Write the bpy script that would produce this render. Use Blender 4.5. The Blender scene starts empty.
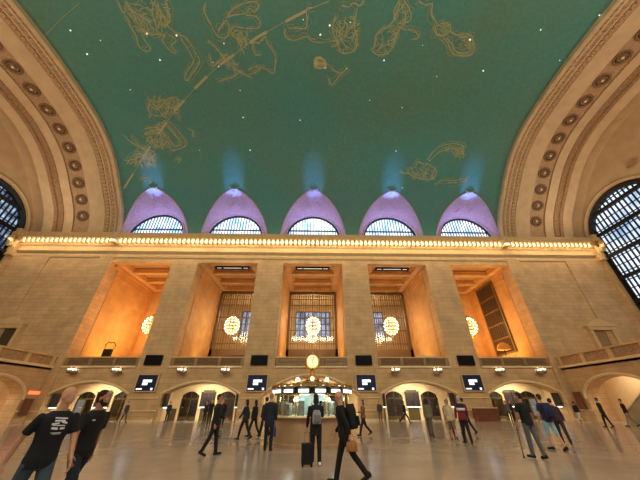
import bpy, bmesh, math, random, json
from math import sin, cos, pi, sqrt, radians
from mathutils import Vector, Matrix
from mathutils.bvhtree import BVHTree
random.seed(7)
C = bpy.context.scene
COL = bpy.context.scene.collection
MURAL = json.loads('{"L":[[[-18.1,9.0],[-18.2,9.7],[-18.1,10.4],[-18.2,11.1],[-18.1,11.7],[-18.3,12.5],[-18.2,13.0],[-17.7,13.2],[-17.2,12.9],[-17.4,12.5],[-17.5,12.0]],[[-17.4,9.0],[-17.3,9.8],[-17.3,10.5],[-17.3,11.1],[-17.0,11.4],[-16.5,11.7],[-15.9,11.6],[-15.1,11.7]],[[-15.1,11.7],[-15.6,12.1],[-15.4,12.9],[-15.0,13.3],[-14.7,13.2],[-14.9,12.6],[-14.3,12.2],[-14.3,11.9],[-14.8,11.7]],[[-15.0,8.9],[-15.1,9.4],[-15.5,10.0],[-15.6,10.7],[-15.7,11.3]],[[-13.7,8.9],[-13.8,9.7],[-14.1,10.5],[-14.5,10.8],[-14.3,11.2],[-13.8,11.6],[-13.2,11.8],[-12.8,12.6],[-12.6,13.4],[-12.5,14.0],[-13.0,14.6],[-14.0,15.5],[-14.5,16.0],[-14.9,15.9],[-14.2,15.0],[-13.2,14.1],[-13.2,13.5],[-13.4,12.6],[-13.7,11.9]],[[-14.8,9.6],[-14.6,9.9],[-15.0,10.5],[-14.8,10.9],[-14.3,10.6],[-14.5,10.1],[-14.6,9.6],[-14.5,9.1]],[[-10.1,9.1],[-10.4,9.5],[-10.4,10.0],[-10.2,10.7],[-9.9,11.6],[-9.3,11.8],[-8.8,11.6],[-8.4,10.9],[-8.6,10.3],[-9.2,10.8],[-9.7,11.2]],[[-8.4,10.0],[-7.8,9.5],[-6.9,9.1],[-6.3,8.9],[-5.5,8.8],[-5.2,9.1],[-5.7,9.6],[-6.1,9.3],[-6.5,9.7],[-7.2,9.8],[-7.9,9.9],[-8.4,10.1]],[[-6.6,9.9],[-5.7,9.9],[-5.3,10.4],[-5.6,10.9],[-6.4,10.9],[-7.3,10.9],[-7.9,10.8],[-8.3,11.1],[-8.2,11.7],[-7.6,12.0],[-7.6,12.5]],[[-11.0,12.1],[-10.5,12.5],[-10.0,13.3],[-9.7,13.8],[-9.1,14.5],[-8.6,14.9],[-7.8,15.3],[-7.2,15.5]],[[-11.1,16.1],[-10.2,15.8],[-9.1,15.5],[-8.5,15.0]],[[-7.4,14.8],[-6.5,14.4],[-6.0,14.6],[-6.8,15.1],[-7.4,15.2]],[[-5.8,14.4],[-5.1,14.9],[-4.6,15.1],[-4.4,14.4],[-4.2,13.5],[-4.5,12.7],[-4.9,12.2],[-5.0,11.6],[-5.8,12.2],[-6.3,12.1],[-6.5,12.7],[-6.3,13.3],[-5.7,13.2]],[[-8.4,11.6],[-7.9,11.9],[-7.7,12.7],[-7.5,13.3]],[[-11.2,13.4],[-11.3,14.5],[-10.5,14.1],[-9.6,13.4],[-9.1,13.6]],[[-2.9,10.9],[-3.0,11.5],[-2.5,11.8],[-1.7,11.8],[-0.9,11.5],[-0.2,11.9],[0.7,12.0],[2.2,11.8],[2.5,12.0],[1.8,12.4]],[[-2.7,10.8],[-1.8,10.8],[-0.9,10.8],[-0.7,10.0],[-0.8,9.3],[-0.2,9.1]],[[2.0,9.8],[1.8,10.9],[2.4,12.0],[2.8,12.8],[3.4,12.9],[4.4,12.5],[4.3,11.4],[3.9,10.3],[4.0,9.2]],[[4.5,8.5],[4.2,8.9],[3.6,8.7],[3.2,9.0],[2.5,8.9]],[[1.3,13.9],[2.2,14.6],[3.0,14.9],[3.8,14.3],[3.0,15.0],[2.0,16.2],[1.7,15.5]],[[7.8,8.4],[7.5,9.3],[7.8,9.7],[7.4,10.4],[6.7,10.7],[6.2,11.3],[6.3,12.2],[6.0,12.5],[6.8,13.0],[7.8,12.8],[8.2,12.1],[8.3,11.4],[8.5,10.5],[9.0,10.7],[9.8,10.7],[10.5,11.1],[10.5,11.4],[10.0,11.5]],[[8.2,8.4],[8.7,8.8],[9.2,9.4],[9.3,9.9],[8.8,10.1]],[[9.6,8.4],[10.3,8.7],[10.9,8.6],[11.2,9.4],[12.0,10.1],[12.0,10.6],[12.5,11.1],[13.3,11.0],[13.6,10.6],[13.1,10.1],[12.4,10.1],[12.1,10.4]],[[13.1,11.2],[13.9,11.8],[14.6,12.5],[15.2,12.8],[16.1,12.9],[16.8,12.8],[16.8,12.1],[16.3,11.5],[15.9,11.0],[15.1,10.9],[14.4,11.0],[13.6,10.7]],[[13.5,11.3],[14.3,11.8],[14.9,12.4],[15.7,12.6],[16.4,12.5],[16.1,11.7],[15.6,11.2],[14.8,11.2]],[[16.0,24.9],[16.6,24.0],[17.4,23.3],[18.4,23.0],[19.4,22.9],[20.5,23.1],[20.8,23.6],[20.2,23.9],[19.6,23.4],[18.3,23.7],[17.4,24.0],[16.5,24.9]],[[14.7,25.0],[15.6,25.4],[16.4,25.4],[17.6,26.0],[17.4,26.8],[16.4,27.0],[15.0,26.8],[13.9,26.5],[13.5,26.0],[14.5,25.7],[14.7,25.1]],[[17.5,27.4],[18.8,27.0],[20.5,27.0],[22.1,26.8],[21.6,27.1],[19.5,27.3]],[[12.3,26.1],[13.0,26.4],[13.8,26.3]],[[-19.8,21.1],[-19.0,20.8],[-18.1,21.8],[-17.5,23.0],[-17.3,23.6],[-18.5,24.1],[-19.5,24.2],[-19.8,23.2],[-20.1,22.2],[-19.9,21.3]],[[-19.2,21.4],[-18.5,22.5],[-18.0,23.4],[-18.5,23.8],[-19.2,23.7],[-19.5,22.6]],[[-22.3,21.8],[-21.0,21.6],[-20.2,21.8],[-21.5,22.0],[-22.6,22.5],[-20.6,22.3]],[[-25.4,22.6],[-24.5,23.5],[-23.2,24.0],[-21.6,23.0]],[[-24.5,22.7],[-23.7,23.9],[-22.4,24.7]],[[-26.2,25.5],[-24.8,25.3],[-23.5,24.9],[-22.6,25.4]],[[-23.5,24.1],[-22.3,25.4],[-22.2,26.1]],[[-26.1,25.8],[-25.0,24.9],[-24.0,24.7],[-23.2,25.3],[-22.2,24.9]],[[-20.2,17.9],[-20.0,18.4],[-20.7,19.2],[-20.7,20.1],[-21.2,20.5]],[[-19.1,17.8],[-19.7,18.6],[-19.3,19.2],[-18.3,18.6],[-18.1,19.2],[-18.8,20.0]],[[-17.8,18.1],[-16.7,17.9],[-16.7,18.6],[-17.6,19.4],[-17.3,20.0],[-17.1,20.5]],[[-16.6,21.8],[-16.0,22.0],[-16.3,22.7]],[[-19.2,25.3],[-18.5,25.1],[-18.9,25.6]],[[-24.7,27.3],[-23.8,27.2],[-23.1,27.3],[-24.1,27.6]]],"H":[[[-17.8,9.0],[-15.9,8.9],[-15.4,10.3],[-15.8,11.4],[-17.1,11.7],[-18.1,11.1]],[[-14.9,8.9],[-13.7,8.9],[-14.1,10.5],[-15.2,11.2],[-15.5,10.7]],[[-10.3,13.3],[-9.1,13.5],[-8.0,14.9],[-8.6,15.4],[-9.8,14.3]],[[-8.2,10.9],[-6.4,10.9],[-7.2,12.5],[-8.0,11.9]],[[1.9,9.9],[3.3,9.5],[4.0,9.2],[4.5,11.2],[4.4,12.5],[2.9,12.9],[2.4,11.8],[1.7,10.9]],[[7.8,8.4],[8.2,8.4],[9.3,9.6],[8.5,10.5],[8.2,12.1],[7.7,12.9],[6.4,12.5],[6.3,11.1],[7.4,10.4]],[[14.9,11.0],[16.2,11.3],[16.9,12.6],[15.8,12.8]],[[11.7,10.1],[13.1,10.1],[13.5,10.8],[12.3,11.0]],[[-20.2,17.9],[-16.4,18.1],[-17.1,19.7],[-19.1,20.3],[-21.0,20.1]],[[-22.2,21.4],[-19.8,21.0],[-20.1,24.1],[-22.8,23.9]],[[-25.4,24.2],[-21.7,24.1],[-22.2,26.1],[-25.9,25.9]],[[17.7,23.2],[20.6,23.0],[21.2,24.5],[19.8,24.3]],[[13.4,25.6],[17.5,25.6],[17.5,27.0],[14.2,26.8]]],"F":[[[0.1,13.5],[0.6,13.4],[1.1,13.7],[1.3,14.3],[0.6,14.4],[0.1,14.3]]],"E":[[-27.1,28.3],[-24.8,26.2],[-21.2,22.8],[-17.3,19.4],[-14.9,17.5],[-13.0,16.1],[-10.7,14.5],[-8.6,13.3],[-5.9,11.7],[-3.1,10.4],[-0.6,9.3],[1.4,8.6]],"A":[[-27.7,12.2],[-24.8,10.7],[-21.8,9.3]],"S":[[-11.1,14.1],[-10.6,14.5],[-16.9,11.6],[-14.0,11.7],[-9.4,12.3],[11.4,23.9],[11.0,18.6],[19.0,14.3],[14.0,15.0],[11.3,12.0],[7.6,13.5],[-24.3,13.6],[-1.1,10.1],[1.5,10.5],[0.6,11.3],[3.5,10.2],[1.2,14.4],[3.6,14.4],[-8.8,17.0],[-9.1,20.2],[26.8,13.1],[16.0,11.4],[27.3,9.1],[-15.7,24.2],[12.9,27.8],[16.4,24.9],[-1.8,20.4],[6.8,17.8],[-8.8,24.1],[22.6,10.4],[-16.8,14.0],[-22.0,12.3],[-24.4,11.5],[-21.8,17.2]]}')
# ---------------------------------------------------------------- geometry of the hall
YB = 31.7          # face of the long wall
YC = 13.4          # centre line of the vault
S = 11.43          # bay spacing
BW = 4.0           # half width of a bay
ZT = 17.63         # head of the bays
XE = 27.7          # where the painted vault ends
XW = 40.2          # end walls

# ---------------------------------------------------------------- materials
def lin(c):
    return tuple(((v/255)/12.92 if v/255 <= .04045 else ((v/255+.055)/1.055)**2.4) for v in c)

def mat(name, rgb, rough=.6, metal=0., var=0., scale=3., emis=None, estr=0., bump=0., spec=.5, srgb=True, brick=None, coat=0.):
    m = bpy.data.materials.new(name); m.use_nodes = True
    nt = m.node_tree; N = nt.nodes; K = nt.links
    b = N['Principled BSDF']
    c = lin(rgb) if srgb else rgb
    b.inputs['Base Color'].default_value = (*c, 1)
    b.inputs['Roughness'].default_value = rough
    b.inputs['Metallic'].default_value = metal
    b.inputs['Specular IOR Level'].default_value = spec
    if coat: b.inputs['Coat Weight'].default_value = coat
    tc = N.new('ShaderNodeTexCoord')
    out = None
    if var:
        nz = N.new('ShaderNodeTexNoise'); nz.inputs['Scale'].default_value = scale; nz.inputs['Detail'].default_value = 6
        K.new(tc.outputs['Object'], nz.inputs['Vector'])
        rp = N.new('ShaderNodeValToRGB')
        rp.color_ramp.elements[0].position = .3; rp.color_ramp.elements[1].position = .7
        rp.color_ramp.elements[0].color = (*[v*(1-var) for v in c], 1)
        rp.color_ramp.elements[1].color = (*[min(1, v*(1+var)) for v in c], 1)
        K.new(nz.outputs['Fac'], rp.inputs['Fac']); out = rp.outputs['Color']
        if bump:
            bp = N.new('ShaderNodeBump'); bp.inputs['Strength'].default_value = bump
            K.new(nz.outputs['Fac'], bp.inputs['Height']); K.new(bp.outputs['Normal'], b.inputs['Normal'])
    if brick:
        sx = N.new('ShaderNodeSeparateXYZ'); K.new(tc.outputs['Object'], sx.inputs[0])
        ad = N.new('ShaderNodeMath'); ad.operation = 'ADD'; K.new(sx.outputs['X'], ad.inputs[0]); K.new(sx.outputs['Y'], ad.inputs[1])
        cb = N.new('ShaderNodeCombineXYZ')
        if brick[0] == 'floor':
            K.new(sx.outputs['X'], cb.inputs[0]); K.new(sx.outputs['Y'], cb.inputs[1])
        else:
            K.new(ad.outputs[0], cb.inputs[0]); K.new(sx.outputs['Z'], cb.inputs[1])
        br = N.new('ShaderNodeTexBrick'); K.new(cb.outputs[0], br.inputs['Vector'])
        br.inputs['Scale'].default_value = 1; br.inputs['Brick Width'].default_value = brick[1]; br.inputs['Row Height'].default_value = brick[2]
        br.inputs['Mortar Size'].default_value = brick[3]; br.inputs['Mortar Smooth'].default_value = .3
        br.inputs['Color1'].default_value = (1, 1, 1, 1); br.inputs['Color2'].default_value = (brick[4],)*3+(1,)
        br.inputs['Mortar'].default_value = (brick[5],)*3+(1,)
        mx = N.new('ShaderNodeMix'); mx.data_type = 'RGBA'; mx.blend_type = 'MULTIPLY'; mx.inputs[0].default_value = 1
        if out: K.new(out, mx.inputs[6])
        else: mx.inputs[6].default_value = (*c, 1)
        K.new(br.outputs['Color'], mx.inputs[7]); out = mx.outputs[2]
    if out: K.new(out, b.inputs['Base Color'])
    if emis:
        b.inputs['Emission Color'].default_value = (*lin(emis), 1); b.inputs['Emission Strength'].default_value = estr
    return m

STONE = mat('caen_stone', (206, 169, 124), .75, var=.13, scale=.9, bump=.08, brick=('wall', 1.25, .48, .018, .88, .68))
PLAIN = mat('plain_stone', (210, 176, 126), .7, var=.08, scale=1.5)
WARMLIT = mat('warm_lit_stone', (206, 156, 92), .65, var=.14, scale=.7, bump=.05, brick=('wall', 1.5, .75, .012, .93, .8))  # ochre tone carries the orange light of the bays in the stone colour
CARVED = mat('carved_stone', (205, 178, 136), .7, var=.3, scale=9, bump=.5)
LINTEL = mat('polished_cream_stone', (232, 206, 160), .45, var=.05)
VAULTC = mat('cream_plaster', (196, 166, 128), .8, var=.1, scale=.8)
ORNAM = mat('ornament_plaster', (170, 136, 100), .75, var=.35, scale=7, bump=.6)
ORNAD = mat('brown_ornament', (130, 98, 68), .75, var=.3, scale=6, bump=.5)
LAV = mat('blue_lit_plaster', (178, 152, 168), .8, var=.16, scale=4, bump=.7)  # lavender tint puts the blue window light into the plaster colour
DARK = mat('dark_bronze', (46, 38, 30), .45, .6)
IRON = mat('dark_iron', (38, 38, 40), .5, .5)
BRONZE = mat('bronze', (120, 92, 54), .35, .8)
BRASS = mat('brass', (214, 170, 92), .28, .9)
GOLDPAINT = mat('gold_leaf_paint', (168, 162, 120), .6)
GOLDDIM = mat('faded_gold_paint', (140, 150, 112), .7)
BLACK = mat('black_panel', (7, 7, 9), .55, spec=.15)
NAVYSCREEN = mat('navy_screen', (14, 22, 40), .25, emis=(20, 34, 66), estr=.25)
SCREENTXT = mat('screen_white', (240, 245, 250), .5, emis=(225, 236, 248), estr=1.3)
REDCLOTH = mat('dark_red_fabric', (104, 16, 22), .8)
OPAL = mat('opal_glass', (250, 236, 200), .3, emis=(255, 228, 172), estr=.9)
BULB = mat('lit_bulb', (255, 240, 205), .4, emis=(255, 226, 165), estr=4.5)
CHBULB = mat('chandelier_bulb', (255, 244, 215), .4, emis=(255, 232, 185), estr=5.)
LANTERN = mat('lantern_glass', (255, 246, 225), .4, emis=(255, 240, 212), estr=1.6)
SIGNLIT = mat('lit_sign_face', (255, 255, 250), .4, emis=(250, 252, 245), estr=2.2)
MARBLE = mat('booth_marble', (176, 142, 108), .3, var=.14, scale=2.2)
MARBLEW = mat('stair_marble', (186, 166, 136), .4, var=.1, scale=2)
OLIVE = mat('olive_bronze', (92, 78, 48), .4, .4)

def glass_mat(name, tint, gl=.12, rough=.05):
    m = bpy.data.materials.new(name); m.use_nodes = True
    nt = m.node_tree; N = nt.nodes; K = nt.links; N.remove(N['Principled BSDF'])
    o = N['Material Output']; mx = N.new('ShaderNodeMixShader'); mx.inputs[0].default_value = gl
    t = N.new('ShaderNodeBsdfTransparent'); t.inputs[0].default_value = (*tint, 1)
    g = N.new('ShaderNodeBsdfGlossy'); g.inputs['Roughness'].default_value = rough
    K.new(t.outputs[0], mx.inputs[1]); K.new(g.outputs[0], mx.inputs[2]); K.new(mx.outputs[0], o.inputs[0])
    return m
GLASS = glass_mat('clear_glass', (.85, .85, .83), .05)

def daylight_mat(name, c1, c2, strength, scale, lo=.35, hi=.62, stretch=(1, 1, 1)):
    m = bpy.data.materials.new(name); m.use_nodes = True
    nt = m.node_tree; N = nt.nodes; K = nt.links; b = N['Principled BSDF']
    b.inputs['Base Color'].default_value = (.05, .06, .08, 1); b.inputs['Roughness'].default_value = .15
    tc = N.new('ShaderNodeTexCoord'); mp = N.new('ShaderNodeMapping'); mp.inputs['Scale'].default_value = stretch
    nz = N.new('ShaderNodeTexNoise'); nz.inputs['Scale'].default_value = scale; nz.inputs['Detail'].default_value = 4
    rp = N.new('ShaderNodeValToRGB'); rp.color_ramp.elements[0].position = lo; rp.color_ramp.elements[1].position = hi
    rp.color_ramp.elements[0].color = (*lin(c1), 1); rp.color_ramp.elements[1].color = (*lin(c2), 1)
    K.new(tc.outputs['Object'], mp.inputs[0]); K.new(mp.outputs[0], nz.inputs['Vector']); K.new(nz.outputs['Fac'], rp.inputs[0])
    K.new(rp.outputs[0], b.inputs['Emission Color']); b.inputs['Emission Strength'].default_value = strength
    return m
DAY = daylight_mat('lunette_daylight_glass', (150, 195, 228), (242, 248, 255), 2.0, .7)
DAYR = daylight_mat('east_daylight_glass', (130, 165, 200), (225, 236, 250), 1.35, .45, .3, .55)
DAYL = daylight_mat('west_daylight_glass', (40, 66, 100), (185, 210, 235), 1.1, .9, .42, .68)
DAYB = daylight_mat('hall_window_glass', (60, 74, 110), (175, 195, 235), 1.6, .55, .38, .62)

def teal_mat():
    m = bpy.data.materials.new('teal_painted_plaster'); m.use_nodes = True
    nt = m.node_tree; N = nt.nodes; K = nt.links; b = N['Principled BSDF']
    b.inputs['Roughness'].default_value = .85; b.inputs['Specular IOR Level'].default_value = .2
    tc = N.new('ShaderNodeTexCoord')
    a = N.new('ShaderNodeTexNoise'); a.inputs['Scale'].default_value = .09; a.inputs['Detail'].default_value = 3
    c = N.new('ShaderNodeTexNoise'); c.inputs['Scale'].default_value = 3.; c.inputs['Detail'].default_value = 8
    K.new(tc.outputs['Object'], a.inputs['Vector']); K.new(tc.outputs['Object'], c.inputs['Vector'])
    rp = N.new('ShaderNodeValToRGB'); rp.color_ramp.elements[0].position = .32; rp.color_ramp.elements[1].position = .68
    rp.color_ramp.elements[0].color = (*lin((88, 124, 108)), 1); rp.color_ramp.elements[1].color = (*lin((76, 130, 122)), 1)
    mx = N.new('ShaderNodeMix'); mx.data_type = 'RGBA'; mx.blend_type = 'OVERLAY'; mx.inputs[0].default_value = .22
    K.new(a.outputs['Fac'], rp.inputs[0]); K.new(rp.outputs[0], mx.inputs[6]); K.new(c.outputs['Fac'], mx.inputs[7])
    K.new(mx.outputs[2], b.inputs['Base Color'])
    return m
TEAL = teal_mat()

def floor_mat():
    m = mat('tennessee_marble', (184, 164, 150), .2, var=.16, scale=.5, brick=('floor', 2.6, 1.3, .012, .94, .8), spec=.6)
    nt = m.node_tree; N = nt.nodes; K = nt.links; b = N['Principled BSDF']
    tc = [n for n in N if n.type == 'TEX_COORD'][0]
    nz = N.new('ShaderNodeTexNoise'); nz.inputs['Scale'].default_value = 1.1; nz.inputs['Detail'].default_value = 5
    K.new(tc.outputs['Object'], nz.inputs['Vector'])
    mr = N.new('ShaderNodeMapRange'); mr.inputs['To Min'].default_value = .08; mr.inputs['To Max'].default_value = .24
    K.new(nz.outputs['Fac'], mr.inputs['Value']); K.new(mr.outputs[0], b.inputs['Roughness'])
    n2 = N.new('ShaderNodeTexNoise'); n2.inputs['Scale'].default_value = 2.4; n2.inputs['Detail'].default_value = 3
    K.new(tc.outputs['Object'], n2.inputs['Vector'])
    bp = N.new('ShaderNodeBump'); bp.inputs['Strength'].default_value = .03; bp.inputs['Distance'].default_value = .03
    K.new(n2.outputs['Fac'], bp.inputs['Height']); K.new(bp.outputs[0], b.inputs['Normal'])
    return m
FLOOR = floor_mat()

# ---------------------------------------------------------------- mesh builder
class MB:
    def __init__(s): s.v = []; s.f = []; s.m = []; s.mi = 0
    def add(s, vs, fs):
        o = len(s.v); s.v += [tuple(v) for v in vs]
        s.f += [tuple(i+o for i in f) for f in fs]; s.m += [s.mi]*len(fs)
    def box(s, x0, x1, y0, y1, z0, z1):
        s.add([(x0,y0,z0),(x1,y0,z0),(x1,y1,z0),(x0,y1,z0),(x0,y0,z1),(x1,y0,z1),(x1,y1,z1),(x0,y1,z1)],
              [(0,3,2,1),(4,5,6,7),(0,1,5,4),(1,2,6,5),(2,3,7,6),(3,0,4,7)])
    def obox(s, c, ax, ay, az):     # oriented box from centre and three half axes
        c, ax, ay, az = map(Vector, (c, ax, ay, az)); vs = []
        for k in (-1, 1):
            for i, j in ((-1,-1),(1,-1),(1,1),(-1,1)): vs.append(c+ax*i+ay*j+az*k)
        s.add(vs, [(0,3,2,1),(4,5,6,7),(0,1,5,4),(1,2,6,5),(2,3,7,6),(3,0,4,7)])
    def grid(s, rows, close=False):
        n = len(rows[0]); o = len(s.v)
        for r in rows: s.v += [tuple(p) for p in r]
        for i in range(len(rows)-1):
            for j in range(n if close else n-1):
                k = (j+1) % n
                s.f.append((o+i*n+j, o+i*n+k, o+(i+1)*n+k, o+(i+1)*n+j)); s.m.append(s.mi)
    def prism(s, poly, x0, x1, ax='x'):
        f = {'x': lambda a, b, t: (t, a, b), 'y': lambda a, b, t: (a, t, b), 'z': lambda a, b, t: (a, b, t)}[ax]
        n = len(poly); vs = [f(a, b, x0) for a, b in poly]+[f(a, b, x1) for a, b in poly]
        s.add(vs, [tuple(range(n)), tuple(range(2*n-1, n-1, -1))]+[(i, n+i, n+(i+1) % n, (i+1) % n) for i in range(n)])
    def tube(s, pts, r, n=6, caps=True):
        pts = [Vector(p) for p in pts]; rows = []
        for i, p in enumerate(pts):
            d = (pts[min(i+1, len(pts)-1)]-pts[max(i-1, 0)]).normalized()
            a = d.cross(Vector((0, 0, 1)))
            if a.length < .05: a = d.cross(Vector((1, 0, 0)))
            a.normalize(); b = d.cross(a)
            rr = r[i] if isinstance(r, (list, tuple)) else r
            rows.append([p+a*cos(2*pi*k/n)*rr+b*sin(2*pi*k/n)*rr for k in range(n)])
        o = len(s.v); s.grid(rows, True)
        if caps:
            s.f.append(tuple(o+k for k in range(n))[::-1]); s.m.append(s.mi)
            s.f.append(tuple(o+(len(rows)-1)*n+k for k in range(n))); s.m.append(s.mi)
    def lathe(s, prof, c=(0, 0, 0), n=16, M=None, cap=True):
        rows = []
        for r, z in prof:
            ring = [Vector((r*cos(2*pi*k/n), r*sin(2*pi*k/n), z)) for k in range(n)]
            if M: ring = [M @ q for q in ring]
            rows.append([Vector(c)+q for q in ring])
        s.grid(rows, True)
        for i in (0, -1):
            if cap and prof[i][0] > 1e-4:
                o = len(s.v); s.add(rows[i], [tuple(range(n))])
    def ball(s, c, r, n=10, m=6, sx=1, sy=1, sz=1):
        s.lathe([(r*sin(pi*i/m)+1e-5, -r*cos(pi*i/m)) for i in range(m+1)], c, n, Matrix.Diagonal((sx, sy, sz)))
    def build(s, name, mats, parent=None, smooth=False, loc=None):
        me = bpy.data.meshes.new(name); me.from_pydata(s.v, [], s.f); me.validate(); me.update()
        if not isinstance(mats, (list, tuple)): mats = [mats]
        for q in mats: me.materials.append(q)
        if len(mats) > 1 and len(s.m) == len(me.polygons): me.polygons.foreach_set('material_index', s.m)
        bm = bmesh.new(); bm.from_mesh(me); bmesh.ops.remove_doubles(bm, verts=bm.verts, dist=1e-5)
        bmesh.ops.recalc_face_normals(bm, faces=bm.faces); bm.to_mesh(me); bm.free()
        if smooth: me.polygons.foreach_set('use_smooth', [True]*len(me.polygons))
        o = bpy.data.objects.new(name, me); COL.objects.link(o)
        if parent: o.parent = parent
        if loc: o.location = loc
        return o
def struct(o): o['kind'] = 'structure'; return o
def tag(o, label, cat, group=None):
    o['label'] = label; o['category'] = cat
    if group: o['group'] = group
    return o
def thing(name, label, cat, loc=(0, 0, 0), rz=0, group=None):
    o = bpy.data.objects.new(name, None); COL.objects.link(o); o.location = loc; o.rotation_euler = (0, 0, rz)
    return tag(o, label, cat, group)
def copy_tree(o, parent=None):
    c = o.copy(); COL.objects.link(c); c.parent = parent
    for ch in o.children: copy_tree(ch, c)
    return c

# ---------------------------------------------------------------- vault profile
_cp = [(18.75,21.3),(18.3,22.9),(17.3,24.9),(16.0,26.5),(14.8,27.7),(13,29.5),(11.1,30.95),(9,32.0),(6.9,32.65),(3.5,33.1),(0,33.25)]
def _cat(pts, k=6):
    P = [(2*pts[0][0]-pts[1][0], 2*pts[0][1]-pts[1][1])]+pts+[(-pts[-2][0], pts[-2][1])]; out = []
    for i in range(1, len(P)-2):
        for j in range(k):
            t = j/k; q = []
            for a in (0, 1):
                p0, p1, p2, p3 = P[i-1][a], P[i][a], P[i+1][a], P[i+2][a]
                q.append(.5*(2*p1+(p2-p0)*t+(2*p0-5*p1+4*p2-p3)*t*t+(3*p1-p0-3*p2+p3)*t**3))
            out.append(tuple(q))
    return out+[pts[-1]]
HALF = _cat(_cp)                       # (distance from the centre line, height)
def zv(y):
    d = abs(y-YC)
    for (d1, z1), (d0, z0) in zip(HALF, HALF[1:]):
        if d0 <= d <= d1: return z0+(z1-z0)*(d-d0)/max(1e-6, d1-d0)
    return HALF[0][1]
def full_profile(inset=0):
    k = 1-inset/18.75
    L = [(YC+d*k, z-inset) for d, z in HALF]
    return L+[(2*YC-y, z) for y, z in L[::-1][1:]]
def arc_samples(step, inset=0):
    P = full_profile(inset); acc = 0; nxt = step/2; out = []
    for (a, b), (c, d) in zip(P, P[1:]):
        l = math.hypot(c-a, d-b)
        while acc+l >= nxt:
            t = (nxt-acc)/l; ty, tz = (c-a)/l, (d-b)/l
            out.append(((a+(c-a)*t, b+(d-b)*t), (ty, tz), (-tz, ty) if False else (tz*-1, ty)))
            nxt += step
        acc += l
    return out        # point, tangent, normal candidates

# ---------------------------------------------------------------- wall with arched openings
def arched_wall(mb, u0, u1, v0, v1, ops, t0, t1, mp, frontmat=None, back=True):
    top = v1 if callable(v1) else (lambda u: v1)
    us = {u0, u1}
    for o in ops:
        n = 24 if o['k'] != 'flat' else 1
        for i in range(n+1):
            us.add(o['a']+(o['b']-o['a'])*(.5-.5*cos(pi*i/n)))
    if callable(v1):
        n = 60
        for i in range(n+1): us.add(u0+(u1-u0)*i/n)
    us = sorted(u for u in us if u0 <= u <= u1)
    def arch(o, u):
        c = (o['a']+o['b'])/2; h = (o['b']-o['a'])/2; t = max(-1, min(1, (u-c)/h))
        if o['k'] == 'semi': return o['h']+o['r']*sqrt(max(0, 1-t*t))
        if o['k'] == 'seg': return o['h']+o['r']*(1-t*t)
        return o['h']
    def q(pts): mb.add([mp(*p) for p in pts], [(0, 1, 2, 3)])
    for a, b in zip(us, us[1:]):
        if b-a < 1e-6: continue
        m = (a+b)/2; spans = [(v0, v0)]; o = next((o for o in ops if o['a'] < m < o['b']), None)
        if o is None: seg = [((v0, v0), (top(a), top(b)))]
        else:
            seg = []
            if o['s'] > v0: seg.append(((v0, v0), (o['s'], o['s']))); q([(a,o['s'],t0),(b,o['s'],t0),(b,o['s'],t1),(a,o['s'],t1)])
            ta, tb = arch(o, a), arch(o, b); seg.append(((ta, tb), (top(a), top(b))))
            q([(a,ta,t0),(b,tb,t0),(b,tb,t1),(a,ta,t1)])
        for (l, r), (l2, r2) in seg:
            q([(a,l,t0),(b,r,t0),(b,r2,t0),(a,l2,t0)])
            if back: q([(a,l,t1),(b,r,t1),(b,r2,t1),(a,l2,t1)])
    for o in ops:
        for u in (o['a'], o['b']):
            q([(u,o['s'],t0),(u,arch(o,u),t0),(u,arch(o,u),t1),(u,o['s'],t1)])

# ================================================================ THE PEOPLE (built first, while the scene is small)
SKIN = [mat('skin_light', (206, 150, 120), .55), mat('skin_tan', (176, 118, 88), .55), mat('skin_brown', (112, 70, 48), .55)]
_cm = {}
def cloth(c):
    if c not in _cm: _cm[c] = mat('fabric_%d' % len(_cm), c, .85, var=.12, scale=8)
    return _cm[c]
EYEW = mat('eye_white', (225, 220, 212), .3); EYED = mat('eye_iris', (34, 24, 18), .2)
TMPC = None
def voxelize(mb, vox, name, m, parent, it=3, cut=None):
    me = bpy.data.meshes.new('shape'); me.from_pydata(mb.v, [], mb.f)
    bm = bmesh.new(); bm.from_mesh(me); bmesh.ops.remove_doubles(bm, verts=bm.verts, dist=1e-5)
    bmesh.ops.recalc_face_normals(bm, faces=bm.faces); bm.to_mesh(me); bm.free()
    o = bpy.data.objects.new('shape', me); COL.objects.link(o)
    r = o.modifiers.new('r', 'REMESH'); r.mode = 'VOXEL'; r.voxel_size = vox; r.use_smooth_shade = True
    s_ = o.modifiers.new('s', 'SMOOTH'); s_.iterations = it; s_.factor = .5
    dg = bpy.context.evaluated_depsgraph_get()
    nm = bpy.data.meshes.new_from_object(o.evaluated_get(dg)); nm.name = name
    bpy.data.objects.remove(o); bpy.data.meshes.remove(me)
    nm.materials.clear(); nm.materials.append(m)
    nm.polygons.foreach_set('use_smooth', [True]*len(nm.polygons))
    ob = bpy.data.objects.new(name, nm); COL.objects.link(ob)
    if parent: ob.parent = parent
    return ob

def seg(mb, a, b, ra, rb, n=10, capa=True, capb=True):
    a, b = Vector(a), Vector(b)
    d = (b-a)
    if d.length < 1e-4: mb.ball(a, ra); return
    mb.tube([a, b], [ra, rb], n)
    if capa: mb.ball(a, ra*.995, n, 6)
    if capb: mb.ball(b, rb*.995, n, 6)
def oval(mb, rings, n=16, M=None):
    rows = []
    for c, rx, ry in rings:
        ring = [Vector((c[0]+rx*cos(2*pi*k/n), c[1]+ry*sin(2*pi*k/n), c[2])) for k in range(n)]
        if M: ring = [M @ q for q in ring]
        rows.append(ring)
    o = len(mb.v); mb.grid(rows, True)
    mb.f.append(tuple(o+k for k in range(n))[::-1]); mb.m.append(0)
    mb.f.append(tuple(o+(len(rows)-1)*n+k for k in range(n))); mb.m.append(0)

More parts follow.
